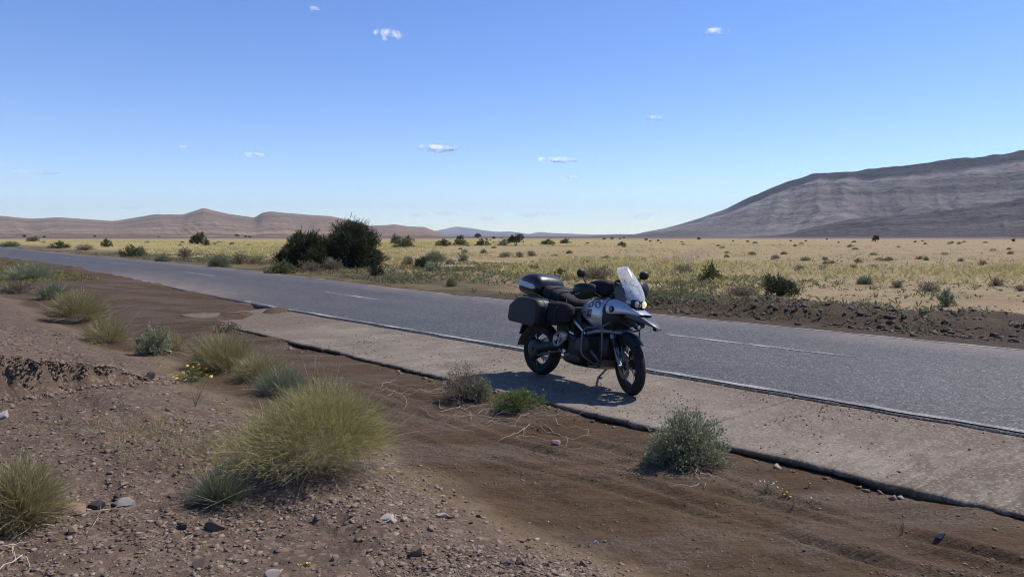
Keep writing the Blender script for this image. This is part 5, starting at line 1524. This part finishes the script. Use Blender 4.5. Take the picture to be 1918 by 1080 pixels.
near_shrub('leafy_shrub', 1292, 870, 166, 104, 260, 7500, .024, M_sage, 'rounded grey green leafy bush at the edge of the concrete shoulder', 721, lo=-.02, lump=.25)
near_shrub('leafy_shrub', 284, 664, 70, 60, 160, 3600, .032, M_sage, 'grey leafy shrub on the bank beyond the yellow flowers', 722, lump=.25)
near_shrub('twiggy_shrub', 868, 750, 112, 66, 240, 2600, .020, M_twiggy, 'grey twiggy shrub growing at the slab edge left of the motorcycle shadow', 723, lump=.35)
near_shrub('leafy_shrub', 900, 748, 60, 46, 90, 1600, .020, M_sage, 'pale green leaves sprouting in the grey twiggy shrub', 724, lump=.35)
near_shrub('creeping_plant', 972, 768, 100, 38, 120, 3600, .022, M_green, 'low dark green plant at the slab edge below the motorcycle shadow', 725, lump=.3)
near_shrub('creeping_plant', 424, 621, 58, 18, 60, 900, .035, M_twiggy, 'small dry plant at the start of the broken slab edge', 726)

def flower_plant(px, py, w, h, nst, nfl, petal, mp, label, seed, ml=None, name='flowering_plant'):
    loc, rx, hh = spot(px, py, w, h); g = rng(seed)
    U = dome_dirs(g, nst, .25)
    P, W, sd = strands(g, U * np.array([rx * .2, rx * .2, 0]), unit(U * np.array([rx, rx, hh])), np.linalg.norm(U * np.array([rx, rx, hh]), axis=1) * g.uniform(.75, 1.05, nst), 4, .05, .1, .0018)
    V, F = tubes(P, W)
    tips = P[:, -1][:nfl]
    lv = P[g.integers(0, nst, nst * 5), g.integers(0, 3, nst * 5)] + g.normal(0, rx * .1, (nst * 5, 3)); lv[:, 2] = np.maximum(lv[:, 2], .004)
    Pq, Wq, sq = strands(g, lv, dome_dirs(g, len(lv), .1), petal * g.uniform(1, 2, len(lv)), 3, .1, .2, petal * .25)
    r = empty(name, loc); tag(r, label, 'flowers')
    link('stems', fast_mesh('stems', V, F), M_stalk, r)
    V, F = ribbons(Pq, Wq, sq); link('foliage', fast_mesh('foliage', V, F), ml or M_green, r)
    bm = bmesh.new()                                     # one daisy head: ring of petals round a raised disc
    vs_ = [bm.verts.new((0, 0, .25 * petal))]
    ring = [bm.verts.new((petal * (1.0 if q % 2 == 0 else .55) * math.cos(q * math.pi / 6), petal * (1.0 if q % 2 == 0 else .55) * math.sin(q * math.pi / 6), 0)) for q in range(12)]
    for q in range(12): bm.faces.new((vs_[0], ring[q], ring[(q + 1) % 12]))
    fm = bpy.data.meshes.new('flower_head'); bm.to_mesh(fm); bm.free(); fm.materials.append(mp)
    for t in tips:
        o = link('flower_head', fm, None, r); o.location = t; o.rotation_euler = (g.normal(.5, .35), g.normal(0, .4), g.uniform(0, 6)); s = g.uniform(.7, 1.2); o.scale = (s, s, s)
    return r

flower_plant(362, 714, 66, 40, 52, 26, .028, M_yellow, 'clump of bright yellow daisies in front of the feathery dry tuft', 731)
flower_plant(1436, 920, 46, 30, 18, 9, .009, M_white, 'little white flowering weed on the sand by the rounded bush', 732)
flower_plant(1474, 925, 30, 20, 9, 5, .010, M_yellow, 'tiny yellow flowers on the sand right of the white weed', 733)
flower_plant(1514, 912, 14, 20, 5, 2, .010, M_yellow, 'single yellow flower against the dark broken slab edge', 734)
flower_plant(1520, 950, 36, 22, 12, 5, .008, M_white, 'small pale weed on the sand below the single yellow flower', 735)
flower_plant(570, 1058, 26, 12, 9, 4, .010, M_yellow, 'pale yellow blossom among the stones at the bottom edge', 736)
flower_plant(1010, 752, 50, 34, 16, 8, .010, M_white, 'thin weed with white blossoms at the end of the low green plant', 737)

def thin_weed(px, py, w, h, n, m, label, seed, wd=.0022):
    loc, rx, hh = spot(px, py, w, h); g = rng(seed)
    U = dome_dirs(g, n, .55)
    P, W, sd = strands(g, U * 0, unit(U * np.array([rx, rx, hh])), hh * g.uniform(.7, 1.1, n), 5, .03, .12, wd)
    V, F = tubes(P, W)
    o = link('dry_weed', fast_mesh('dry_weed', V, F), m); o.location = loc
    return tag(o, label, 'weed')
thin_weed(366, 760, 34, 62, 14, M_twiggy, 'thin leafless weed standing on the bank below the yellow flowers', 741)
thin_weed(590, 690, 30, 28, 8, M_straw, 'dry stalks on the brown sand behind the blue green tuft', 742)
thin_weed(1485, 700 + 250, 20, 40, 6, M_stalk, 'thin dark stalk on the sand near the slab edge', 743, .0012)
thin_weed(1690, 1000, 24, 60, 6, M_stalk, 'thin bare stalk beside the lone dark stone', 744, .0012)

def dead_branch(px, py, length, n, seed, label):
    x, y, z = ground_at(px, py); g = rng(seed); parts = []
    k = 9
    for q in range(n):
        ang = g.uniform(0, 6.28); L = length * g.uniform(.35, 1)
        pts = []; c = np.array([x, y]) + g.normal(0, length * .22, 2)
        for i in range(k):
            ang += g.normal(0, .35); c = c + L / k * np.array([math.cos(ang), math.sin(ang)])
            pts.append((c[0] - x, c[1] - y, float(height(c[0], c[1])) - z + .008 + abs(g.normal(0, .018))))
        parts.append(pts)
    P = np.array(parts); W = g.uniform(.0018, .0042, n)[:, None] * np.linspace(1, .4, k)[None]
    V, F = tubes(P, W)
    o = link('dead_branches', fast_mesh('dead_branches', V, F), M_straw); o.location = (x, y, z)
    return tag(o, label, 'branches')
dead_branch(760, 735, .9, 14, 751, 'tangle of pale dead stems on the sand left of the twiggy shrub')
dead_branch(1000, 790, .9, 13, 752, 'tangle of pale dead stems on the sand below the low green plant')
dead_branch(860, 775, .7, 9, 753, 'pale dead roots trailing under the twiggy shrub')
dead_branch(190, 975, .45, 5, 754, 'few pale dry twigs among the stones at the lower left')
dead_branch(30, 1050, .5, 4, 755, 'pale bent twigs in the bottom left corner')
dead_branch(1310, 890, .35, 5, 756, 'dead twigs under the rounded grey green bush')
dead_branch(745, 985, .35, 1, 757, 'single pale stick on the gravel below the pale flat stone')

# -- shrubs beyond the road: a few kinds, many individuals
def kind_meshes(kind, seed):
    if kind == 'sage': return leafy_meshes(seed, 60, 1500, 1, 1, .16, lump=.35, twig=.012), (M_sage, M_stalk)
    if kind == 'green': return leafy_meshes(seed, 60, 1700, 1, 1, .15, lump=.35, twig=.012), (M_olive, M_stalk)
    if kind == 'dark': return leafy_meshes(seed, 70, 2000, 1, 1, .14, lump=.4, twig=.014), (M_dark, M_bark)
    if kind == 'dry': return leafy_meshes(seed, 120, 1100, 1, 1, .12, lump=.35, twig=.014), (M_twiggy, M_stalk)
    if kind == 'tuft': return tuft_meshes(seed, 1300, 1, 1, .016, up=.7, stalks=20), (M_tuft_dry, M_stalk)
    if kind == 'blue': return tuft_meshes(seed, 1300, 1, 1, .016, up=.7, stalks=20), (M_tuft_blue, M_stalk)
LIB = {k: [kind_meshes(k, 800 + 20 * i + j) for j in range(3)] for i, k in enumerate(['sage', 'green', 'dark', 'dry', 'tuft', 'blue'])}
_cnt = [0]
def far_shrub(px, py, w, h, kind, label, group=None, cat='shrub', name='desert_shrub', bare=False):
    loc, rx, hh = spot(px, py, w, h)
    (mA, mB), (ma, mb) = LIB[kind][_cnt[0] % 3]; _cnt[0] += 1
    g = rng(9000 + _cnt[0])
    r = empty(name, loc, g.uniform(0, 6.28), (rx * .9, rx * .9, hh * .9)); tag(r, label, cat, group)
    link('foliage', mA, ma, r)
    if not bare: link('stem', mB, mb, r)
    return r

G_V = 'shrubs along the far verge'; G_M = 'shrubs on the plain'
for row in [
    (525, 512, 62, 27, 'green', 'dark green bush at the road verge, in front of the left tall bush'),
    (622, 505, 48, 26, 'dry', 'grey dry shrub at the foot of the tallest dark bush'),
    (585, 508, 40, 22, 'dry', 'low brown shrub between the green bush and the tallest dark bush'),
    (706, 516, 32, 24, 'dark', 'small dark shrub right of the tallest dark bush by the verge'),
    (411, 500, 52, 32, 'blue', 'wide grey green tuft on the far verge, left of the tall bushes'),
    (306, 490, 42, 18, 'blue', 'low rounded blue green tuft at the far road edge'),
    (345, 482, 34, 20, 'dry', 'reddish brown dry shrub next to the low rounded tuft'),
    (245, 481, 40, 22, 'green', 'green shrub at the far road edge where the road fades left'),
    (265, 478, 28, 22, 'blue', 'pale upright tuft beside the green roadside shrub'),
    (200, 462, 22, 16, 'green', 'round bright green bush on the plain at left'),
    (370, 457, 26, 24, 'dark', 'dark bare topped bush standing alone on the plain, left'),
    (385, 460, 18, 14, 'green', 'small green bush at the right of the dark bare topped bush'),
    (447, 494, 40, 22, 'dry', 'dry brown shrub on the far verge halfway to the tall bushes'),
    (478, 494, 30, 18, 'tuft', 'straw coloured tuft just left of the left tall bush'),
    (160, 468, 36, 12, 'dry', 'low brown shrub on the far verge near the left edge'),
    (110, 465, 40, 14, 'green', 'low green shrub patch on the far verge near the left edge'),
    (62, 452, 26, 9, 'green', 'small olive shrub on the plain near the left edge'),
    (20, 462, 44, 13, 'blue', 'pale tuft cluster at the very left of the far verge'),
    (560, 462, 20, 12, 'green', 'small green shrub on the yellow plain left of the tall bushes'),
    (765, 498, 28, 20, 'dry', 'brown grey shrub, first of the row right of the tall bushes'),
    (790, 502, 32, 22, 'dark', 'dark shrub, second of the row right of the tall bushes'),
    (812, 491, 56, 27, 'blue', 'large blue green mounded shrub, behind the row right of the tall bushes'),
    (812, 508, 36, 22, 'sage', 'pale grey shrub in front of the large blue green mound'),
    (866, 489, 24, 17, 'sage', 'small round sage shrub right of the large blue green mound'),
    (845, 536, 26, 26, 'tuft', 'grassy tuft at the far road edge before the motorcycle'),
    (720, 488, 26, 14, 'tuft', 'straw tuft tucked against the right side of the tallest bush'),
    (945, 482, 26, 12, 'dry', 'low brown dome shrub, left one of three on the plain'),
    (972, 482, 20, 12, 'dry', 'low brown dome shrub, middle one of three on the plain'),
    (995, 480, 22, 12, 'dry', 'low brown dome shrub, right one of three on the plain'),
    (1118, 521, 76, 27, 'dry', 'broad dark twiggy shrub behind the motorcycle mirrors'),
    (1050, 515, 28, 14, 'green', 'small green shrub on the plain above the top case'),
    (1000, 507, 24, 14, 'sage', 'grey shrub on the plain above and left of the top case'),
    (1280, 511, 46, 19, 'dry', 'brown flat shrub beyond the road right of the windscreen'),
    (1328, 528, 44, 38, 'green', 'tall olive shrub beyond the road right of the windscreen'),
    (1460, 553, 66, 42, 'dark', 'blackish leaning bush on the berm beyond the road'),
    (1390, 553, 66, 22, 'dry', 'pale dry shrub left of the blackish leaning bush'),
    (1620, 532, 34, 22, 'blue', 'bluish green tuft on the right of the plain'),
    (1680, 539, 26, 16, 'dry', 'small brown shrub right of the bluish green tuft'),
    (1738, 546, 42, 22, 'dry', 'wide brown shrub left of the grey round bush at right'),
    (1773, 573, 36, 32, 'sage', 'grey round bush on the verge near the right edge'),
    (1866, 535, 28, 18, 'dry', 'thin dry shrub near the right edge of the plain'),
    (1910, 545, 20, 14, 'dry', 'small brown shrub cut by the right edge'),
    (1496, 507, 22, 12, 'dry', 'low brown tuft on the plain, above the blackish bush'),
    (1541, 506, 18, 11, 'dry', 'low brown tuft right of the one above the blackish bush'),
    (1598, 503, 18, 10, 'dry', 'low brown tuft above the bluish green tuft'),
    (1638, 504, 20, 10, 'dry', 'low brown tuft just right of the one above the bluish tuft'),
    (1510, 488, 28, 10, 'tuft', 'pale straw clump on the middle of the right plain'),
    (1545, 487, 14, 8, 'dry', 'tiny brown tuft beside the pale straw clump'),
    (1452, 484, 20, 9, 'tuft', 'straw tuft near the pale track on the plain'),
    (1722, 486, 18, 8, 'dry', 'tiny brown tuft below the middle of the mountain'),
    (1840, 497, 18, 12, 'dry', 'brown tuft on the plain near the right edge'),
    (1800, 490, 16, 8, 'dry', 'brown tuft on the plain left of its neighbour near the right edge'),
    (757, 463, 46, 20, 'green', 'wide olive shrub on the yellow plain right of the tallest bush'),
    (742, 456, 22, 16, 'green', 'olive shrub behind the wide one right of the tallest bush'),
    (830, 461, 34, 14, 'green', 'olive shrub in the middle of the yellow plain'),
    (862, 460, 30, 14, 'green', 'bright green shrub next to the olive one on the yellow plain'),
    (905, 460, 34, 12, 'green', 'flat green shrub left of the lone dark tree'),
    (945, 460, 30, 12, 'sage', 'pale green shrub just left of the lone dark tree'),
    (1025, 458, 34, 10, 'green', 'flat olive shrub right of the lone dark tree'),
    (1060, 456, 26, 9, 'green', 'small olive shrub above the motorcycle on the plain'),
    (1165, 460, 18, 8, 'green', 'small olive shrub above the windscreen on the plain'),
    (905, 475, 18, 12, 'tuft', 'straw coloured bush below the flat green shrub on the plain'),
    (870, 474, 16, 8, 'sage', 'small pale bush on the plain above the round sage shrub'),
]:
    far_shrub(*row, group=(G_V if row[1] > 474 and row[0] < 720 else G_M))

# small growth dotted over the plain, alike among itself
gs = rng(860)
for k in range(84):
    px = gs.uniform(20, 1900); py = 452 + 44 * gs.uniform() ** 1.3
    if 500 < px < 720 or (px < 480 and py > 462): continue
    s = (py - 440) / 50
    kd = str(gs.choice(['dry', 'dry', 'tuft', 'tuft', 'tuft', 'sage']))
    word = {'dry': 'brown dry shrubs', 'tuft': 'straw coloured tufts', 'sage': 'grey green shrubs', 'green': 'olive green shrubs'}[kd]
    far_shrub(px, py, gs.uniform(9, 16) * (.45 + s), gs.uniform(4, 7) * (.45 + s), kd,
              'one of the small ' + word + ' scattered over the open plain', 'small ' + word + ' dotted over the plain', bare=True)

# -- tall bushes and distant trees
def broom_tree(px, py, w, h, seed, label, n_pl=150, nb=90):
    loc, rx, hh = spot(px, py, w, h); g = rng(seed)
    r = empty('tamarisk_tree', loc); tag(r, label, 'tree', 'tall dark bushes beside the road')
    U = dome_dirs(g, n_pl, .0); th = np.arctan2(U[:, 1], U[:, 0])
    Rr = (1 + .38 * fbm(th * 2, U[:, 2] * 4, 3, seed)) * g.uniform(.45, 1.0, n_pl) ** .5
    env = 0.62 + 0.38 * np.sqrt(np.clip(1 - U[:, 2], 0, 1))
    Cc = U * np.array([rx * .85, rx * .85, hh * .80]) * Rr[:, None]; Cc[:, 2] += hh * .06
    Cc[:, 0] *= 1 + 0 * env
    # every plume is a bundle of thin upswept shoots
    c = np.repeat(Cc, nb, 0); u = np.repeat(U, nb, 0); n = len(c)
    ps = np.repeat(g.uniform(.10, .20, n_pl), nb) * hh
    S = c + g.normal(0, 1, (n, 3)) * (ps * .40)[:, None]; S[:, 2] = np.maximum(S[:, 2], .03)
    D = unit(u * np.array([.7, .7, .3]) + np.array([0, 0, .45]) + g.normal(0, .42, (n, 3)))
    P, W, sd = strands(g, S, D, ps * g.uniform(.35, .8, n), 3, .12, .15, .020)
    V, F = ribbons(P, W, sd); link('crown', fast_mesh('crown', V, F), M_dark, r)
    k = 9; U2 = dome_dirs(g, k, .35); t = np.linspace(0, 1, 6)
    E_ = U2 * np.array([rx * .6, rx * .6, hh * .7])
    P2 = np.zeros((k, 6, 3)) + E_[:, None] * t[None, :, None]; P2 += g.normal(0, .03, P2.shape) * (t * (1 - t) * 4)[None, :, None] * rx
    V, F = tubes(P2, .045 * (1 - .75 * t)[None] * np.ones((k, 1))); link('trunk', fast_mesh('trunk', V, F), M_bark, r)
    return r
broom_tree(663, 500, 98, 97, 871, 'tallest dark evergreen bush beside the road with a pointed top', 190, 95)
broom_tree(578, 500, 112, 68, 872, 'lower spreading dark evergreen bush left of the tallest one', 170, 90)
broom_tree(536, 500, 46, 40, 873, 'small dark evergreen bush at the left end of the pair', 60, 80)
broom_tree(700, 492, 30, 36, 874, 'narrow dark evergreen bush leaning on the right of the tallest', 40, 80)
broom_tree(647, 499, 52, 97, 875, 'pointed dark plume rising out of the left of the tallest evergreen bush', 120, 80)

def acacia(px, py, w, h, label, group, seed):
    loc, rx, hh = spot(px, py, w, h)
    (mA, mB), (ma, mb) = LIB['dark' if seed % 3 else 'green'][seed % 3]
    r = empty('acacia_tree', loc); tag(r, label, 'tree', group)
    c = link('crown', mA, ma, r); c.location = (0, 0, hh * .28); c.scale = (rx, rx, hh * .7); c.rotation_euler = (0, 0, seed)
    P = np.array([[(0, 0, 0), (.1 * rx, 0, hh * .3), (-.15 * rx, .1 * rx, hh * .8)], [(0, 0, 0), (-.15 * rx, 0, hh * .3), (.5 * rx, .1 * rx, hh * .75)]])
    V, F = tubes(P, rx * np.array([[.10, .08, .03], [.09, .06, .03]]))
    link('trunk', fast_mesh('trunk', V, F), M_bark, r)
acacia(966, 461, 30, 23, 'lone dark green tree at the middle of the horizon', None, 1)
acacia(31, 436, 10, 15, 'small dark tree on the far brown flat at the left edge', None, 4)
acacia(1640, 453, 13, 13, 'small tree on the far plain below the middle of the mountain', None, 2)
acacia(895, 447, 14, 10, 'small dark tree left of the lone tree at the horizon', None, 5)
acacia(862, 452, 14, 12, 'dark tree between the olive shrubs at the horizon', None, 7)
gs = rng(880)
for k in range(40):
    px = gs.choice([gs.uniform(700, 1240), gs.uniform(1180, 1910), gs.uniform(40, 480)], p=[.3, .5, .2])
    py = gs.normal(452.5, 2.0) if px > 1180 else (gs.uniform(446.5, 451) if px > 600 else gs.uniform(444.2, 446))
    s = gs.uniform(3.5, 7.5)
    acacia(px, max(py, 444.2), s, s * gs.uniform(.55, .85), 'one of the tiny dark trees dotting the far plain under the hills', 'tiny far trees', k)

# -- ground cover that nobody could count
def cover(name, n, seed, dens, r0, r1, size, m, label, nb=5, p=1, tmin=-.64, tmax=.64, wd=.10, upf=.9):
    P = near_points(n, seed, dens, tmin, tmax, r0, r1, p); g = rng(seed + 1); n = len(P)
    s = size * g.uniform(.5, 1.4, n)
    c = np.repeat(P, nb, 0); ss = np.repeat(s, nb)
    U = dome_dirs(g, n * nb, .2)
    S = c + U * (ss * .35)[:, None] * np.array([1, 1, .1])
    D = unit(U * np.array([1, 1, .6]) + np.array([0, 0, upf * .6]))
    Pp, W, sd = strands(g, S, D, ss * g.uniform(.6, 1.2, len(ss)), 3, .15, .15, 1.0)
    W = ss[:, None] * wd * np.array([.6, 1, .2])[None]
    V, F = ribbons(Pp, W, sd)
    return tag(link(name, fast_mesh(name, V, F), m), label, 'ground cover', kind='stuff')
M_meadow = leaf_material('yellow_meadow_growth', [(0.403, 0.336, 0.121), (0.560, 0.482, 0.187), (0.694, 0.594, 0.297), (0.302, 0.269, 0.099), (0.538, 0.448, 0.220)], .3)
M_weeds = leaf_material('dull_green_weeds', [(.10, .115, .045), (.16, .165, .075), (.22, .20, .11), (.13, .135, .06)], .3)
def meadow_d(x, y):
    o, a = oa(x, y); q = x / np.maximum(y, 1); dist = np.hypot(x, y)
    side = sm(.34, .02, q)
    n = fbm(x * .05, y * .035, 4, 64)
    return (o > 21) * np.clip((.30 + .95 * n) * side + (.02 + .55 * np.maximum(n, 0)) * (1 - side) * sm(25, 60, dist), 0, 1)
cover('meadow', 22000, 890, meadow_d, 26, 330, .22, M_meadow, 'yellow green dry growth spread over the plain beyond the road', 4, wd=.085)
def verge_d(x, y):
    o, a = oa(x, y)
    return ((o > 14.2) & (o < 28)) * np.clip((.2 + .9 * fbm(x * .25, y * .25, 3, 65)) * (.12 + .9 * sm(9, 17, a)), 0, 1)
cover('verge_weeds', 10000, 892, verge_d, 15, 75, .13, M_weeds, 'low green weeds on the verge beyond the road', 4, p=2)
M_bankw = leaf_material('yellowish_bank_weeds', [(.14, .14, .05), (.20, .19, .07), (.30, .26, .09), (.11, .12, .05)], .3)
def mound_d(x, y):
    o, a = oa(x, y)
    return ((o < 6.4) & (o > -3) & (a > 28)) * np.clip(.35 + .9 * fbm(x * .4, y * .4, 3, 67), 0, 1)
cover('bank_weeds', 2400, 894, mound_d, 22, 60, .10, M_bankw, 'yellow green weeds on the mound at the left roadside', 6, p=2, tmin=-.66, tmax=-.3)
def sparse_d(x, y): return bank_w(x, y) * np.clip(-.25 + fbm(x * .8, y * .8, 3, 68), 0, 1) * (y > 5)
cover('dry_litter', 700, 896, sparse_d, 5, 20, .06, M_tuft_dry, 'sparse dry sprouts among the stones of the bank', 5, p=2, wd=.03)
